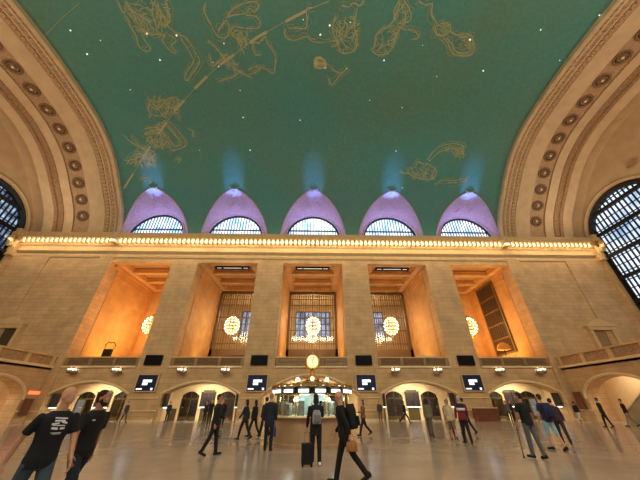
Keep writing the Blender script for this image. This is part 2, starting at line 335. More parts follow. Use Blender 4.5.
def person(label, x, y, face, H=1.75, legs=(0, 0, 0, 0), arms=((0, 10, 8), (0, 10, 8)), lean=0, turn=0, shirt=(20, 20, 24), sleeve='long',
           pants=(20, 20, 26), shorts=False, shoe=(25, 22, 22), hair='short', hairc=(40, 28, 20), skin=0, fem=False, near=False,
           coat=0., group=None, tilt=0, bulk=1.):
    """face: heading in degrees, 0 = away from the camera (+y), 90 = to the left (-x). legs: swing/bend of left and right leg.
    arms: (swing, elbow bend, away) of left and right arm."""
    s = H/1.75
    root = thing('person', label, 'person', (x, y, 0), radians(face), group)
    vox = .0075 if near else .014
    sh = (.16 if fem else .183*bulk)
    V = Vector
    def leg(side, sw, bd):
        h = V((side*.09, 0, .92)); a = radians(sw); k = h+V((side*.01, .44*sin(a), -.44*cos(a)))
        a2 = a-radians(bd); an = k+V((0, .41*sin(a2), -.41*cos(a2)))
        fp = a2*.6 if a2 < 0 else a2*.35
        toe = an+V((side*.03, .17*cos(fp), .17*sin(fp)-.045)); heel = an+V((0, -.055*cos(fp), -.045-.05*sin(fp)))
        return [h, k, an, toe, heel]
    LL, RL = leg(-1, legs[0], legs[1]), leg(1, legs[2], legs[3])
    low = min(min(q[3].z-.028, q[4].z-.035) for q in (LL, RL))
    off = V((0, 0, -low))
    LL = [q+off for q in LL]; RL = [q+off for q in RL]
    hip = V((0, 0, .92))+off
    M = Matrix.Translation(hip) @ Matrix.Rotation(radians(-lean), 4, 'X') @ Matrix.Rotation(radians(turn), 4, 'Z') @ Matrix.Translation(-hip)
    def up(v): return M @ (V(v)+off)
    Mo = M @ Matrix.Translation(off)
    def arm(side, sw, bd, ab):
        a = radians(sw); c = radians(ab)
        sp = V((side*sh, 0, 1.395)); el = sp+V((side*.285*sin(c), .285*sin(a)*cos(c), -.285*cos(a)*cos(c)))
        a2 = a+radians(bd); wr = el+V((side*.25*sin(c*.3), .25*sin(a2)*cos(c*.3), -.25*cos(a2)*cos(c*.3)))
        return [up(sp), up(el), up(wr)]
    LA, RA = arm(-1, *arms[0]), arm(1, *arms[1])
    k = .9 if fem else bulk
    tors = [(.84, .155, .1), (.93, .17*(1.04 if fem else 1), .118), (1.04, .145*k, .1), (1.12, .14*k, .098), (1.26, .162*k, .112), (1.36, .176*k, .108), (1.41, .165*k, .094), (1.445, .125*k, .076), (1.475, .085, .066), (1.5, .056, .056)]
    # ---- body, one continuous surface
    b = MB()
    oval(b, [((0, 0, z), rx*.9, ry*.86) for z, rx, ry in tors], 16, Mo)
    for L in (LL, RL):
        seg(b, L[0], L[1], .078, .05); seg(b, L[1], L[2], .052, .034)
        seg(b, L[2]+V((0, 0, -.03)), L[3], .034, .024)
    hand = []
    for side, A in ((-1, LA), (1, RA)):
        seg(b, A[0], A[1], .046, .036); seg(b, A[1], A[2], .037, .024)
        d = (A[2]-A[1]).normalized(); fw = (Mo.to_3x3() @ V((0, 1, 0)))
        lat = d.cross(V((side, 0, 0))); lat = lat.normalized() if lat.length > .2 else fw
        if lat.dot(fw) < 0: lat = -lat
        inn = V((-side, 0, 0)); inn = (inn-d*inn.dot(d)).normalized()
        pc = A[2]+d*.045
        for t in (-.022, -.007, .008, .023): seg(b, A[2]+d*.01+lat*t*.6, A[2]+d*.085+lat*t, .014, .0125, 8)
        for t, l, r in ((-.028, .055, .0085), (-.0095, .07, .009), (.0095, .075, .009), (.028, .068, .009)):
            b0 = A[2]+d*.085+lat*t; m1 = b0+d*l*.5+inn*.008; e1 = m1+d*l*.42+inn*.03
            seg(b, b0, m1, r*1.1, r, 6); seg(b, m1, e1, r, r*.85, 6)
        t0 = A[2]+d*.025+lat*.024; t1 = t0+d*.035+lat*.028+inn*.012; t2 = t1+d*.03+inn*.016
        seg(b, t0, t1, .0125, .0105, 6); seg(b, t1, t2, .0105, .009, 6)
        hand.append((A[2]+d*.1+inn*.03, d))
    # neck and head, turned by tilt about z
    seg(b, up((0, -.005, 1.45)), up((0, .01, 1.57)), .054 if fem else .064, .05 if fem else .06)
    Mh = Mo @ Matrix.Translation(V((0, .015, 1.56))) @ Matrix.Rotation(radians(tilt), 4, 'Z')
    def hb(c, r, sx=1, sy=1, sz=1, n=14, m=10):
        rows = []
        t = MB(); t.ball(c, r, n, m, sx, sy, sz); b.add([Mh @ V(q) for q in t.v], t.f)
    hb((0, -.005, .115), .1, .78, .95, 1.05)      # skull
    hb((0, .02, .06), .075, .82, .95, 1.05)       # face
    hb((0, .06, .012), .03, 1, .9, .8)            # chin
    hb((0, .1, .07), .017, .8, 1.1, 1.7)          # nose
    hb((0, .088, .037), .017, 1.5, .7, .7)        # lips
    hb((0, .082, .105), .025, 1.9, .6, .5)        # brow
    for sx in (-1, 1): hb((sx*.078, -.005, .078), .027, .35, .7, 1.15)
    body = voxelize(b, vox, 'body', SKIN[skin], root, 3 if near else 2)
    # ---- clothes
    g = .02
    t = MB(); hem = .84 - coat
    rings = [((0, 0, hem), .178 if not coat else .17+coat*.1, .13)]
    rings += [((0, 0, z), rx+g*.7, ry+g) for z, rx, ry in tors if z > .9 and z < 1.49]
    oval(t, rings, 18, Mo)
    for A in (LA, RA):
        if sleeve == 'long':
            seg(t, A[0], A[1], .057, .052); seg(t, A[1], A[2]-(A[2]-A[1])*.06, .055, .04, 10, True, False)
        elif sleeve == 'short':
            seg(t, A[0], A[0]+(A[1]-A[0])*.72, .056, .06, 12, True, False)
        else: t.ball(A[0], .055)
    vc = .011 if near else .015
    voxelize(t, vc, 'shirt', cloth(shirt), root, 3)
    t = MB(); oval(t, [((0, 0, z), rx+.012, ry+.016) for z, rx, ry in ((.83, .145, .1), (.92, .165, .11), (1.0, .155, .104))], 16, Matrix.Translation(off))
    for L in (LL, RL):
        seg(t, L[0]+V((0, 0, -.03)), L[1], .097, .07)
        if shorts: pass
        else: seg(t, L[1], L[2]+V((0, 0, -.03)), .07, .056, 10, True, False)
    voxelize(t, vc, 'shorts' if shorts else 'trousers', cloth(pants), root, 3)
    for L in (LL, RL):
        t = MB(); seg(t, L[4]+V((0, .01, .012)), L[3], .043, .036); seg(t, L[2], L[4]+V((0, .03, .03)), .044, .046)
        voxelize(t, .011, 'shoe', cloth(shoe), root, 2)
    # ---- hair
    if hair:
        t = MB()
        def hh(c, r, sx=1, sy=1, sz=1):
            q = MB(); q.ball(c, r, 14, 10, sx, sy, sz); t.add([Mh @ V(p) for p in q.v], q.f)
        if hair == 'cap':
            hh((0, -.012, .15), .098, .86, 1., .72); q = MB(); q.box(-.06, .06, .06, .15, .128, .14); t.add([Mh @ V(p) for p in q.v], q.f)
        else:
            hh((0, -.022, .142), .1, .86, .98, .86); hh((0, -.045, .09), .08, .98, .8, 1.0)
            if hair == 'long':
                hh((0, -.07, .02), .085, 1., .6, 1.7); hh((-.06, -.03, .04), .045, .7, 1, 2.); hh((.06, -.03, .04), .045, .7, 1, 2.)
            if hair == 'beard':
                hh((0, .045, .012), .052, 1.15, .95, .8); hh((-.058, .02, .05), .03, .6, 1, 1.2); hh((.058, .02, .05), .03, .6, 1, 1.2)
        voxelize(t, .01 if near else .014, 'hair' if hair != 'cap' else 'cap', cloth(hairc), root, 2)
    if near:
        for sx in (-1, 1):
            t = MB(); t.ball((sx*.031, .083, .085), .0115, 10, 6); t.mi = 1; t.ball((sx*.031, .0915, .085), .0055, 8, 5)
            t.v = [tuple(Mh @ V(q)) for q in t.v]; t.build('eye', [EYEW, EYED], root, True)
    root.scale = (s, s, s)
    return dict(root=root, hands=hand, M=Mo, s=s, Mh=Mh)

def world(P, v):
    r = P['root']; v = Vector(v)*P['s']; a = r.rotation_euler.z
    return Vector((r.location.x+v.x*cos(a)-v.y*sin(a), r.location.y+v.x*sin(a)+v.y*cos(a), v.z))

def backpack(P, label, c, w=.3, h=.44, d=.18, strapc=None):
    M = P['M']; t = MB(); n = 12
    rows = []
    for i in range(9):
        z = .98+h*i/8; k = 1-.35*max(0, (i-5)/3)**2-.12*(i == 0)
        rows.append(((0, -.11-d/2, z), w/2*k, d/2*(1 if i < 7 else .8)))
    oval(t, rows, 16)
    root = thing('backpack', label, 'backpack', P['root'].location, P['root'].rotation_euler.z); root.scale = P['root'].scale
    def put(mb): mb.v = [tuple(M @ Vector(q)) for q in mb.v]
    put(t); voxelize(t, .015, 'bag_body', cloth(c), root, 2)
    t = MB(); oval(t, [((0, -.13-d, z), w*.36, .04) for z in (1.03, 1.1, 1.18, 1.22)], 12); put(t); voxelize(t, .013, 'front_pocket', cloth(tuple(int(q*.8) for q in c)), root, 2)
    for sx in (-1, 1):
        t = MB(); t.tube([(sx*.09, -.12, 1.38), (sx*.11, -.02, 1.47), (sx*.125, .1, 1.42), (sx*.135, .13, 1.28), (sx*.14, .05, 1.1), (sx*.11, -.1, 1.03)], .017, 6)
        put(t); t.build('shoulder_strap', cloth(strapc or c), root, True)
    return root

def handbag(P, side, label, c, w=.26, h=.24, d=.1, drop=.22, name='handbag'):
    p = world(P, P['hands'][0 if side < 0 else 1][0])
    root = thing(name, label, 'bag', (p.x, p.y, p.z-drop-h), P['root'].rotation_euler.z+pi/2)
    t = MB(); rr = [(0, .48), (.1, .5), (.6, .47), (1, .42)]
    oval(t, [((0, 0, h*a), w*b, d*b) for a, b in rr], 14); t.build('bag_body', cloth(c), root, True)
    t = MB(); t.tube([(-w*.3, 0, h), (-w*.26, 0, h+drop*.6), (0, 0, h+drop), (w*.26, 0, h+drop*.6), (w*.3, 0, h)], .009, 6); t.build('handle', cloth(tuple(int(q*.7) for q in c)), root, True)
    return root

K_ = (17, 17, 20)
walk = lambda a=20, b=8, c=-18, d=20: (a, b, c, d)
m1 = person('bald man in a black tee with a white chest print and faded blue jeans', -3.4, 4.6, -122, 1.74, bulk=1.08, legs=(24, 8, -20, 22), arms=((16, 14, 12), (-24, 10, 16)), lean=2,
            shirt=(14, 17, 26), sleeve='short', pants=(58, 76, 88), hair=None, skin=0, near=True, tilt=28)
# the white print on the front of the tee
def shirt_print(P, marks):
    o = [c for c in P['root'].children if c.name.startswith('shirt')][0]
    bv = BVHTree.FromPolygons([v.co for v in o.data.vertices], [p.vertices for p in o.data.polygons])
    t = MB()
    for (a, b, w, h, sl) in marks:
        if len(marks) > 2: a, b, w, h = a*.72, 1.31+(b-1.24)*.66, w*.72, h*.66
        n = 4; top = []; bot = []
        for i in range(n+1):
            xx = a+w*i/n
            for L, zz in ((bot, b+sl*i/n), (top, b+h+sl*i/n)):
                r = bv.ray_cast(P['M'] @ Vector((xx, .6, zz)), (P['M'].to_3x3() @ Vector((0, -1, 0))))
                L.append(r[0]+r[1]*.004 if r[0] else P['M'] @ Vector((xx, .15, zz)))
        t.grid([bot, top])
    t.build('shirt_print', mat('white_ink', (225, 228, 232), .8), P['root'])['label'] = 'white lettering print on the tee'
shirt_print(m1, [(-.1, 1.34, .2, .022, .01), (-.07, 1.30, .16, .03, .0), (-.12, 1.25, .1, .035, .02), (.01, 1.26, .11, .028, -.01), (-.1, 1.215, .2, .02, .01), (-.11, 1.16, .08, .035, 0), (0, 1.155, .1, .04, .01),
                 (-.08, 1.10, .16, .012, 0), (-.08, 1.08, .13, .01, 0)])
m2 = person('bearded dark-haired man in a black polo and navy trousers, walking beside the bald man', -3.5, 5.5, -108, 1.73, bulk=1.08, legs=(-22, 20, 24, 8), arms=((-16, 14, 10), (14, 12, 12)), lean=2,
            shirt=(13, 13, 15), sleeve='short', pants=(24, 28, 46), hair='beard', hairc=(28, 20, 16), skin=1, near=True, tilt=20)
shirt_print(m2, [(.07, 1.33, .045, .014, 0)])
w1 = person('woman in black with long dark hair and white sneakers, holding up a phone', .34, 9.75, 8, 1.74, legs=(3, 0, -4, 2), arms=((10, 12, 10), (42, 100, 10)), bulk=1.04,
            shirt=(18, 17, 19), pants=(20, 19, 22), shoe=(226, 222, 214), hair='long', hairc=(38, 26, 22), near=True, coat=.14)
backpack(w1, 'small light grey backpack on the back of the woman in black', (150, 150, 156), .27, .36, .13, (40, 40, 44))
p = world(w1, w1['hands'][1][0]); q = MB(); q.box(-.036, .036, -.006, .006, 0, .14); q.box(-.03, .03, -.008, -.006, .008, .13)
ph = q.build('phone', BLACK, loc=(p.x, p.y+.03, p.z-.02)); tag(ph, 'black phone held up by the woman in black', 'phone')
# suitcase
sc = thing('suitcase', 'black upright rolling suitcase standing at the left foot of the woman in black', 'suitcase', (.09, 9.62, 0), radians(8))
sc.scale = (.74, .85, .8)
t = MB(); 
t.box(-.22, .22, -.13, .13, .07, .68); o = t.build('case', mat('suitcase_black', (16, 16, 19), .5), sc)
bv_ = o.modifiers.new('b', 'BEVEL'); bv_.width = .035; bv_.segments = 3
t = MB(); 
for i in range(6): t.box(-.17+i*.062, -.145+i*.062, -.137, -.129, .12, .62)
t.build('front_ribs', DARK, sc)
t = MB(); t.tube([(-.1, .1, .66), (-.1, .1, .98), (.1, .1, .98), (.1, .1, .66)], .011, 8); t.build('pull_handle', IRON, sc)
for ax in (-.17, .17):
    for ay in (-.09, .09):
        t = MB(); t.lathe([(1e-4, -.02), (.035, -.02), (.035, .02), (1e-4, .02)], (0, 0, 0), 12, Matrix.Rotation(pi/2, 3, 'Y')); t.build('wheel', BLACK, sc, loc=(ax, ay, .037))
        
m3 = person('ruddy-faced man in dark glasses and black jacket striding past with a large pack', .98, 7.6, 82, 1.77, legs=(-28, 14, 16, 2), arms=((-20, 10, 10), (6, 40, 8)), lean=6,
            shirt=(15, 15, 17), pants=(17, 17, 20), hair=None, near=True, tilt=0)
backpack(m3, 'bulging black backpack worn by the striding man', (16, 17, 18), .36, .5, .24)
t = MB(); Mh = m3['Mh']
for sx in (-1, 1): t.obox((sx*.034, .098, .088), (.027, 0, 0), (0, .004, 0), (0, 0, .018))
t.obox((0, .1, .092), (.01, 0, 0), (0, .003, 0), (0, 0, .004)); 
for sx in (-1, 1): t.obox((sx*.066, .05, .09), (.003, 0, 0), (0, .05, 0), (0, 0, .004))
t.v = [tuple(Mh @ Vector(v)) for v in t.v]; t.build('sunglasses', BLACK, m3['root'])
handbag(m3, -1, 'crumpled tan leather bag swinging from the hand of the striding man', (164, 112, 62), .26, .17, .1, .02)

person('slim man in black walking alone on the open floor', -3.28, 11.6, -80, 1.80, legs=(13, 4, -13, 16), arms=((14, 50, 6), (-8, 20, 6)), shirt=(20, 20, 22), pants=(19, 19, 22), hair='short', hairc=(28, 22, 20), skin=1, coat=.12)
m4 = person('tall bald man in a long navy jacket standing with his back turned', -1.46, 12.6, 0, 1.86, legs=(2, 0, -2, 0), arms=((2, 10, 8), (4, 10, 8)), shirt=(24, 30, 46), pants=(20, 20, 27), hair='short', hairc=(150, 138, 124), coat=.16)
handbag(m4, 1, 'small purple shopping bag in the hand of the man in the navy jacket', (66, 58, 140), .24, .28, .1, .12, 'shopping_bag')
person('woman in a pale shawl and dark leggings walking behind the navy-jacket man', -3.2, 16.2, 70, 1.70, legs=walk(), arms=((20, 20, 6), (-16, 10, 6)), fem=True, shirt=(34, 32, 36), pants=(26, 25, 28), hair='long', hairc=(34, 26, 24))
t = MB(); t.tube([(-.15, .09, 1.45), (-.17, .13, 1.3), (-.16, .14, 1.1), (-.15, .13, .95)], [.03, .05, .05, .03], 8)
sh_ = t.build('shawl', cloth((205, 198, 186)), bpy.data.objects[[o.name for o in bpy.data.objects if o.name.startswith('person')][-1]], True)
person('woman with long black hair in a charcoal top, walking beside the pale shawl', -2.98, 17.5, 60, 1.70, legs=walk(20, 6, -18, 20), fem=True, shirt=(28, 26, 28), pants=(22, 22, 26), hair='long', hairc=(18, 14, 14))
person('dark-clothed man mostly hidden behind the man in the navy jacket', -2.25, 16.6, 50, 1.80, legs=walk(16, 4, -14, 14), shirt=(46, 44, 48), pants=(24, 24, 28), hair='short', hairc=(40, 32, 28), shoe=(200, 196, 190))
person('woman in a tan coat and dark trousers walking near the booth counter', 3.1, 17.8, 100, 1.72, legs=walk(24, 8, -20, 26), arms=((30, 60, 6), (-10, 30, 6)), fem=True, shirt=(128, 92, 62), pants=(30, 26, 26), hair='long', hairc=(66, 48, 34))
person('traveller in a grey jacket standing under the departure board by the gate', 6.9, 30.9, 170, 1.74, shirt=(66, 66, 78), pants=(110, 90, 66), hair='short')
person('commuter in black hurrying along in front of the gate doors', 8.8, 29.0, -100, 1.78, legs=walk(30, 6, -28, 20), arms=((20, 40, 6), (-24, 20, 6)), shirt=(22, 22, 24), pants=(22, 22, 24))
pw = person('person in a cream top and tan shorts with grey hair, walking away', 7.0, 15.4, -20, 1.68, legs=walk(18, 6, -18, 20), arms=((10, 30, 8), (-12, 20, 8)), fem=True, shirt=(196, 178, 148), pants=(132, 108, 84), shorts=True, hair='short', hairc=(150, 142, 132), shoe=(90, 70, 60))
person('person with dark hair and a green-grey top beside the cream top', 6.6, 17.2, -30, 1.74, legs=walk(14, 4, -14, 12), shirt=(110, 104, 84), pants=(84, 78, 66), hair='long', hairc=(48, 34, 28), fem=True)
pr = person('grey-haired man in a navy, white and red windbreaker and black trousers', 7.1, 14.3, -10, 1.78, legs=(6, 0, -8, 6), arms=((6, 16, 12), (10, 24, 12)), shirt=(120, 26, 36), pants=(18, 18, 22), hair='short', hairc=(172, 168, 164))
# navy yoke and white stripe of the windbreaker
for nm, c, z0, z1, g_ in (('jacket_yoke', (24, 32, 62), 1.3, 1.475, .034), ('jacket_stripe', (222, 222, 224), 1.2, 1.3, .032)):
    t = MB(); oval(t, [((0, 0, z), r+g_, r2+g_+.004) for z, r, r2 in ((z0, .16 if z0 > 1.25 else .15, .11 if z0 > 1.25 else .104), ((z0+z1)/2, .168 if z0 > 1.25 else .157, .104 if z0 > 1.25 else .109), (z1, .115 if z0 > 1.25 else .163, .07 if z0 > 1.25 else .11))], 18, pr['M']); t.build(nm, cloth(c), pr['root'], True)
person('man in a navy jacket walking towards the gates behind the windbreaker', 9.2, 18.3, 20, 1.80, legs=walk(20, 4, -20, 18), shirt=(30, 42, 84), pants=(22, 24, 34), hair='short', hairc=(30, 24, 22))
person('small figure in grey between the windbreaker and the navy jacket', 8.3, 18.5, 160, 1.66, shirt=(110, 100, 100), pants=(40, 36, 40), hair='short')
person('woman in a black and white patterned coat by the gate near the brown counter', 19.9, 31.0, 150, 1.72, shirt=(96, 92, 92), pants=(26, 24, 26), hair='long', fem=True)
person('man in dark clothes standing beside the patterned coat at the gate', 20.7, 31.6, -160, 1.76, shirt=(30, 28, 30), pants=(26, 26, 28), hair='short')
mc = person('man in a black polo and grey trousers leaning on a walking stick', 7.5, 10.6, 12, 1.80, legs=(8, 2, -6, 6), arms=((6, 14, 16), (-4, 14, 12)), bulk=1.12, shirt=(14, 14, 16), sleeve='short', pants=(92, 92, 96), hair='short', hairc=(36, 28, 24), skin=1, shoe=(14, 14, 16), near=True, tilt=20)
p = world(mc, mc['hands'][0][0])
t = MB(); t.tube([(p.x, p.y-.05, p.z+.02), (p.x, p.y+.05, p.z+.03), (p.x, p.y+.08, p.z), (p.x-.06, p.y+.1, .02)], .011, 8); 
st = t.build('walking_stick', DARK, smooth=True); tag(st, 'thin dark walking stick held by the man in grey trousers', 'walking stick')
t = MB(); t.lathe([(1e-4, 0), (.022, 0), (.02, .05), (1e-4, .05)], (p.x-.06, p.y+.1, 0), 10); t.build('rubber_tip', BLACK, st)
mb_ = person('person in a navy top and light blue shorts carrying a navy pack', 9.5, 12.3, 5, 1.80, legs=(10, 4, -12, 10), arms=((6, 20, 8), (0, 20, 8)), shirt=(36, 42, 78), sleeve='short', pants=(140, 178, 196), shorts=True, hair='short', hairc=(60, 46, 34), shoe=(30, 28, 30))
backpack(mb_, 'large navy blue backpack on the person in light blue shorts', (34, 40, 78), .38, .5, .2)
person('person in dark maroon bending beside the navy backpack', 11.1, 13.8, -30, 1.70, legs=(10, 4, -14, 16), lean=16, shirt=(64, 34, 40), pants=(50, 34, 40), hair='short')
person('walker in a black top and white trousers alone by the end of the wall', 25.4, 29.2, -60, 1.68, legs=walk(26, 6, -26, 20), shirt=(24, 24, 28), pants=(206, 200, 192), fem=True, hair='short')
person('man in a long black coat walking below the side balcony', 21.6, 22.6, 30, 1.82, legs=walk(10, 4, -10, 8), shirt=(16, 16, 20), pants=(18, 18, 22), coat=.25, hair='short')
person('person in a black puffer jacket and pale trousers beside the staircase', 24.2, 23.4, 60, 1.80, legs=walk(20, 4, -20, 16), shirt=(20, 20, 24), pants=(150, 134, 120), hair='short')
person('person in a grey jacket crouching over a bag near the staircase foot', 24.9, 22.0, 120, 1.66, legs=(40, 60, -10, 30), lean=28, shirt=(120, 106, 96), pants=(62, 52, 50), hair='short')
person('man in grey with a white bag standing by the stone wall under the first screen', -17.7, 30.4, -100, 1.74, legs=walk(14, 2, -14, 10), shirt=(70, 72, 80), pants=(90, 84, 78), hair='short')
person('person in dark blue standing inside the first gate archway', -14.4, 32.0, 180, 1.72, shirt=(40, 46, 62), pants=(30, 30, 34), hair='short')
person('woman in black beneath the pair of departure boards', -9.7, 29.2, 170, 1.70, shirt=(26, 24, 34), pants=(24, 24, 28), fem=True, hair='long')
person('man in a black suit waiting at the gate doors with folded arms', -8.6, 27.2, -165, 1.84, arms=((20, 80, 6), (20, 80, 6)), shirt=(20, 20, 22), pants=(20, 20, 22), hair='short')
person('person in a dark overcoat half hidden behind the slim man in black', -4.9, 17.5, -90, 1.76, shirt=(30, 28, 30), pants=(26, 26, 28), hair='short', coat=.2)
person('dark figure standing straight between the two gate doors', -7.35, 26.6, 175, 1.80, shirt=(22, 20, 22), pants=(22, 22, 22), hair='short', skin=2)

# ================================================================ THE HALL
# floor
t = MB(); t.add([(-44, -8, 0), (44, -8, 0), (44, 45, 0), (-44, 45, 0)], [(0, 1, 2, 3)])
struct(t.build('floor', FLOOR))

# ---- painted vault with five lunettes cut into its far flank
lun = []
for i in range(27):
    s_ = sin(pi/2*i/26)
    w = 4.78*(1-s_**2.0)**.68 if i < 26 else 0
    lun.append((s_, max(0, w)))
apex_d = 14.75
flank = [(d, z) for d, z in HALF if d > apex_d]; flank.append((apex_d, zv(YC+apex_d)))
_len = [0]
for (a, b), (c, d) in zip(flank, flank[1:]): _len.append(_len[-1]+math.hypot(c-a, d-b))
def flank_at(s):
    L = s*_len[-1]
    for k in range(len(_len)-1):
        if L <= _len[k+1]+1e-9:
            f = (L-_len[k])/(_len[k+1]-_len[k]); a, b = flank[k], flank[k+1]
            return (a[0]+(b[0]-a[0])*f, a[1]+(b[1]-a[1])*f)
    return flank[-1]
CX = [S*i for i in (-2, -1, 0, 1, 2)]
vt = MB()
rows = [flank_at(s_) for s_, w in lun]
for i, cx in enumerate(CX):
    l = cx-S/2 if i else -XE; r = cx+S/2 if i < 4 else XE
    for side, e in ((-1, l), (1, r)):
        G_ = []
        for (d, z), (s_, w) in zip(rows, lun):
            G_.append([(cx+side*w+(e-cx-side*w)*k/4, YC+d, z) for k in range(5)])
        vt.grid(G_)
upper = [(apex_d, zv(YC+apex_d))]+[(d, z) for d, z in HALF if d < apex_d]
prof = [(YC+d, z) for d, z in upper]+[(YC-d, z) for d, z in HALF[::-1][1:]]
xs = sorted({-XE, XE} | {cx+k*S/8 for cx in CX for k in (-4, -3, -2, -1, 0, 1, 2, 3, 4) if abs(cx+k*S/8) < XE})
vt.grid([[(x, y, z) for x in xs] for y, z in prof])
ceil = struct(vt.build('ceiling', TEAL, smooth=True)); ceil['label'] = 'teal painted barrel vault with gold constellations'

# ---- gold painting on the vault
def on_vault(x, y, off=.035):
    e = .05; z = zv(y); n = Vector((0, zv(y-e)-zv(y+e), 2*e)).normalized()
    return Vector((x, y, z))-n*off, n
def ribbon(mb, pts, w, off=.035):
    P = []
    for a, b in zip(pts, pts[1:]):
        k = max(1, int(math.hypot(b[0]-a[0], b[1]-a[1])/.5))
        for j in range(k): P.append((a[0]+(b[0]-a[0])*j/k, a[1]+(b[1]-a[1])*j/k))
    P.append(tuple(pts[-1])); rows = []
    for i, p in enumerate(P):
        c, n = on_vault(*p, off); a = on_vault(*P[max(0, i-1)], off)[0]; b = on_vault(*P[min(len(P)-1, i+1)], off)[0]
        d = (b-a); d = d.normalized() if d.length > 1e-6 else Vector((1, 0, 0)); q = d.cross(n).normalized()*w/2
        rows.append([c-q, c+q])
    mb.grid(rows)
t = MB()
def smooth_line(l):
    if len(l) < 3: return l
    out = []
    for i in range(len(l)-1):
        p0 = l[max(0, i-1)]; p1 = l[i]; p2 = l[i+1]; p3 = l[min(len(l)-1, i+2)]
        for j in range(3):
            u = j/3; out.append(tuple(.5*(2*p1[a]+(p2[a]-p0[a])*u+(2*p0[a]-5*p1[a]+4*p2[a]-p3[a])*u*u+(3*p1[a]-p0[a]-3*p2[a]+p3[a])*u**3) for a in (0, 1)))
    return out+[tuple(l[-1])]
tj = MB()
for l in MURAL['L']:
    sl_ = smooth_line(l); ribbon(t, sl_, .085)
    for rep in range(3):
        dx, dy = random.uniform(-.35, .35), random.uniform(-.3, .3)
        ribbon(tj, [(a+dx+random.gauss(0, .09), b+dy+random.gauss(0, .09)) for a, b in sl_], .05)
tj.build('faded_outline', GOLDDIM, ceil)
t.build('constellation_outline', GOLDPAINT, ceil)
def inside(p, poly):
    c = False; j = len(poly)-1
    for i in range(len(poly)):
        (a, b), (d, e) = poly[i], poly[j]
        if (b > p[1]) != (e > p[1]) and p[0] < (d-a)*(p[1]-b)/(e-b)+a: c = not c
        j = i
    return c
t = MB(); t2 = MB()
for poly in MURAL['H']:
    x0, x1 = min(p[0] for p in poly), max(p[0] for p in poly); y0, y1 = min(p[1] for p in poly), max(p[1] for p in poly)
    area = (x1-x0)*(y1-y0); k = int(area*6.5)+20; main = random.uniform(.6, 1.4)
    for i in range(k):
        p = (random.uniform(x0, x1), random.uniform(y0, y1))
        if not inside(p, poly): continue
        a = main+random.gauss(0, .7); st = [p]
        for j in range(random.randint(2, 5)):
            a += random.gauss(0, .55); st.append((st[-1][0]+.34*cos(a), st[-1][1]+.34*sin(a)))
            if not inside(st[-1], poly): break
        if len(st) > 1: ribbon(t if random.random() < .45 else t2, st, random.uniform(.045, .085), .03)
t.build('constellation_hatching', GOLDPAINT, ceil); t2.build('faded_hatching', GOLDDIM, ceil)
t = MB(); E_ = MURAL['E']; ribbon(t, E_, .05, .04)
P = []
for a, b in zip(E_, E_[1:]):
    k = max(1, int(math.hypot(b[0]-a[0], b[1]-a[1])/.3))
    for j in range(k): P.append((a[0]+(b[0]-a[0])*j/k, a[1]+(b[1]-a[1])*j/k))
for i in range(0, len(P)-8, 14): ribbon(t, P[i:i+8], .24, .045)
t.build('ecliptic_band', GOLDPAINT, ceil)
t = MB(); ribbon(t, MURAL['A'], .06); t.build('meridian_line', GOLDDIM, ceil)
t = MB()
for poly in MURAL['F']:
    cx_ = sum(p[0] for p in poly)/len(poly); cy_ = sum(p[1] for p in poly)/len(poly)
    for k in (1, .8, .6, .4, .2): ribbon(t, [(cx_+(p[0]-cx_)*k, cy_+(p[1]-cy_)*k) for p in poly+poly[:1]], .3)
t.build('gold_disc', GOLDPAINT, ceil)
STARM = mat('ceiling_star', (255, 250, 235), .4, emis=(255, 250, 235), estr=1.2)
t = MB(); t.ball((0, 0, 0), .075, 8, 6); s0 = None
for x, y in MURAL['S']:
    c, n = on_vault(x, y, .03)
    if s0 is None: s0 = t.build('star', STARM, ceil); o = s0
    else: o = s0.copy(); COL.objects.link(o)
    k = random.choice((.5, .6, .8, 1.)); o.location = c; o.scale = (k, k, k); o.parent = ceil

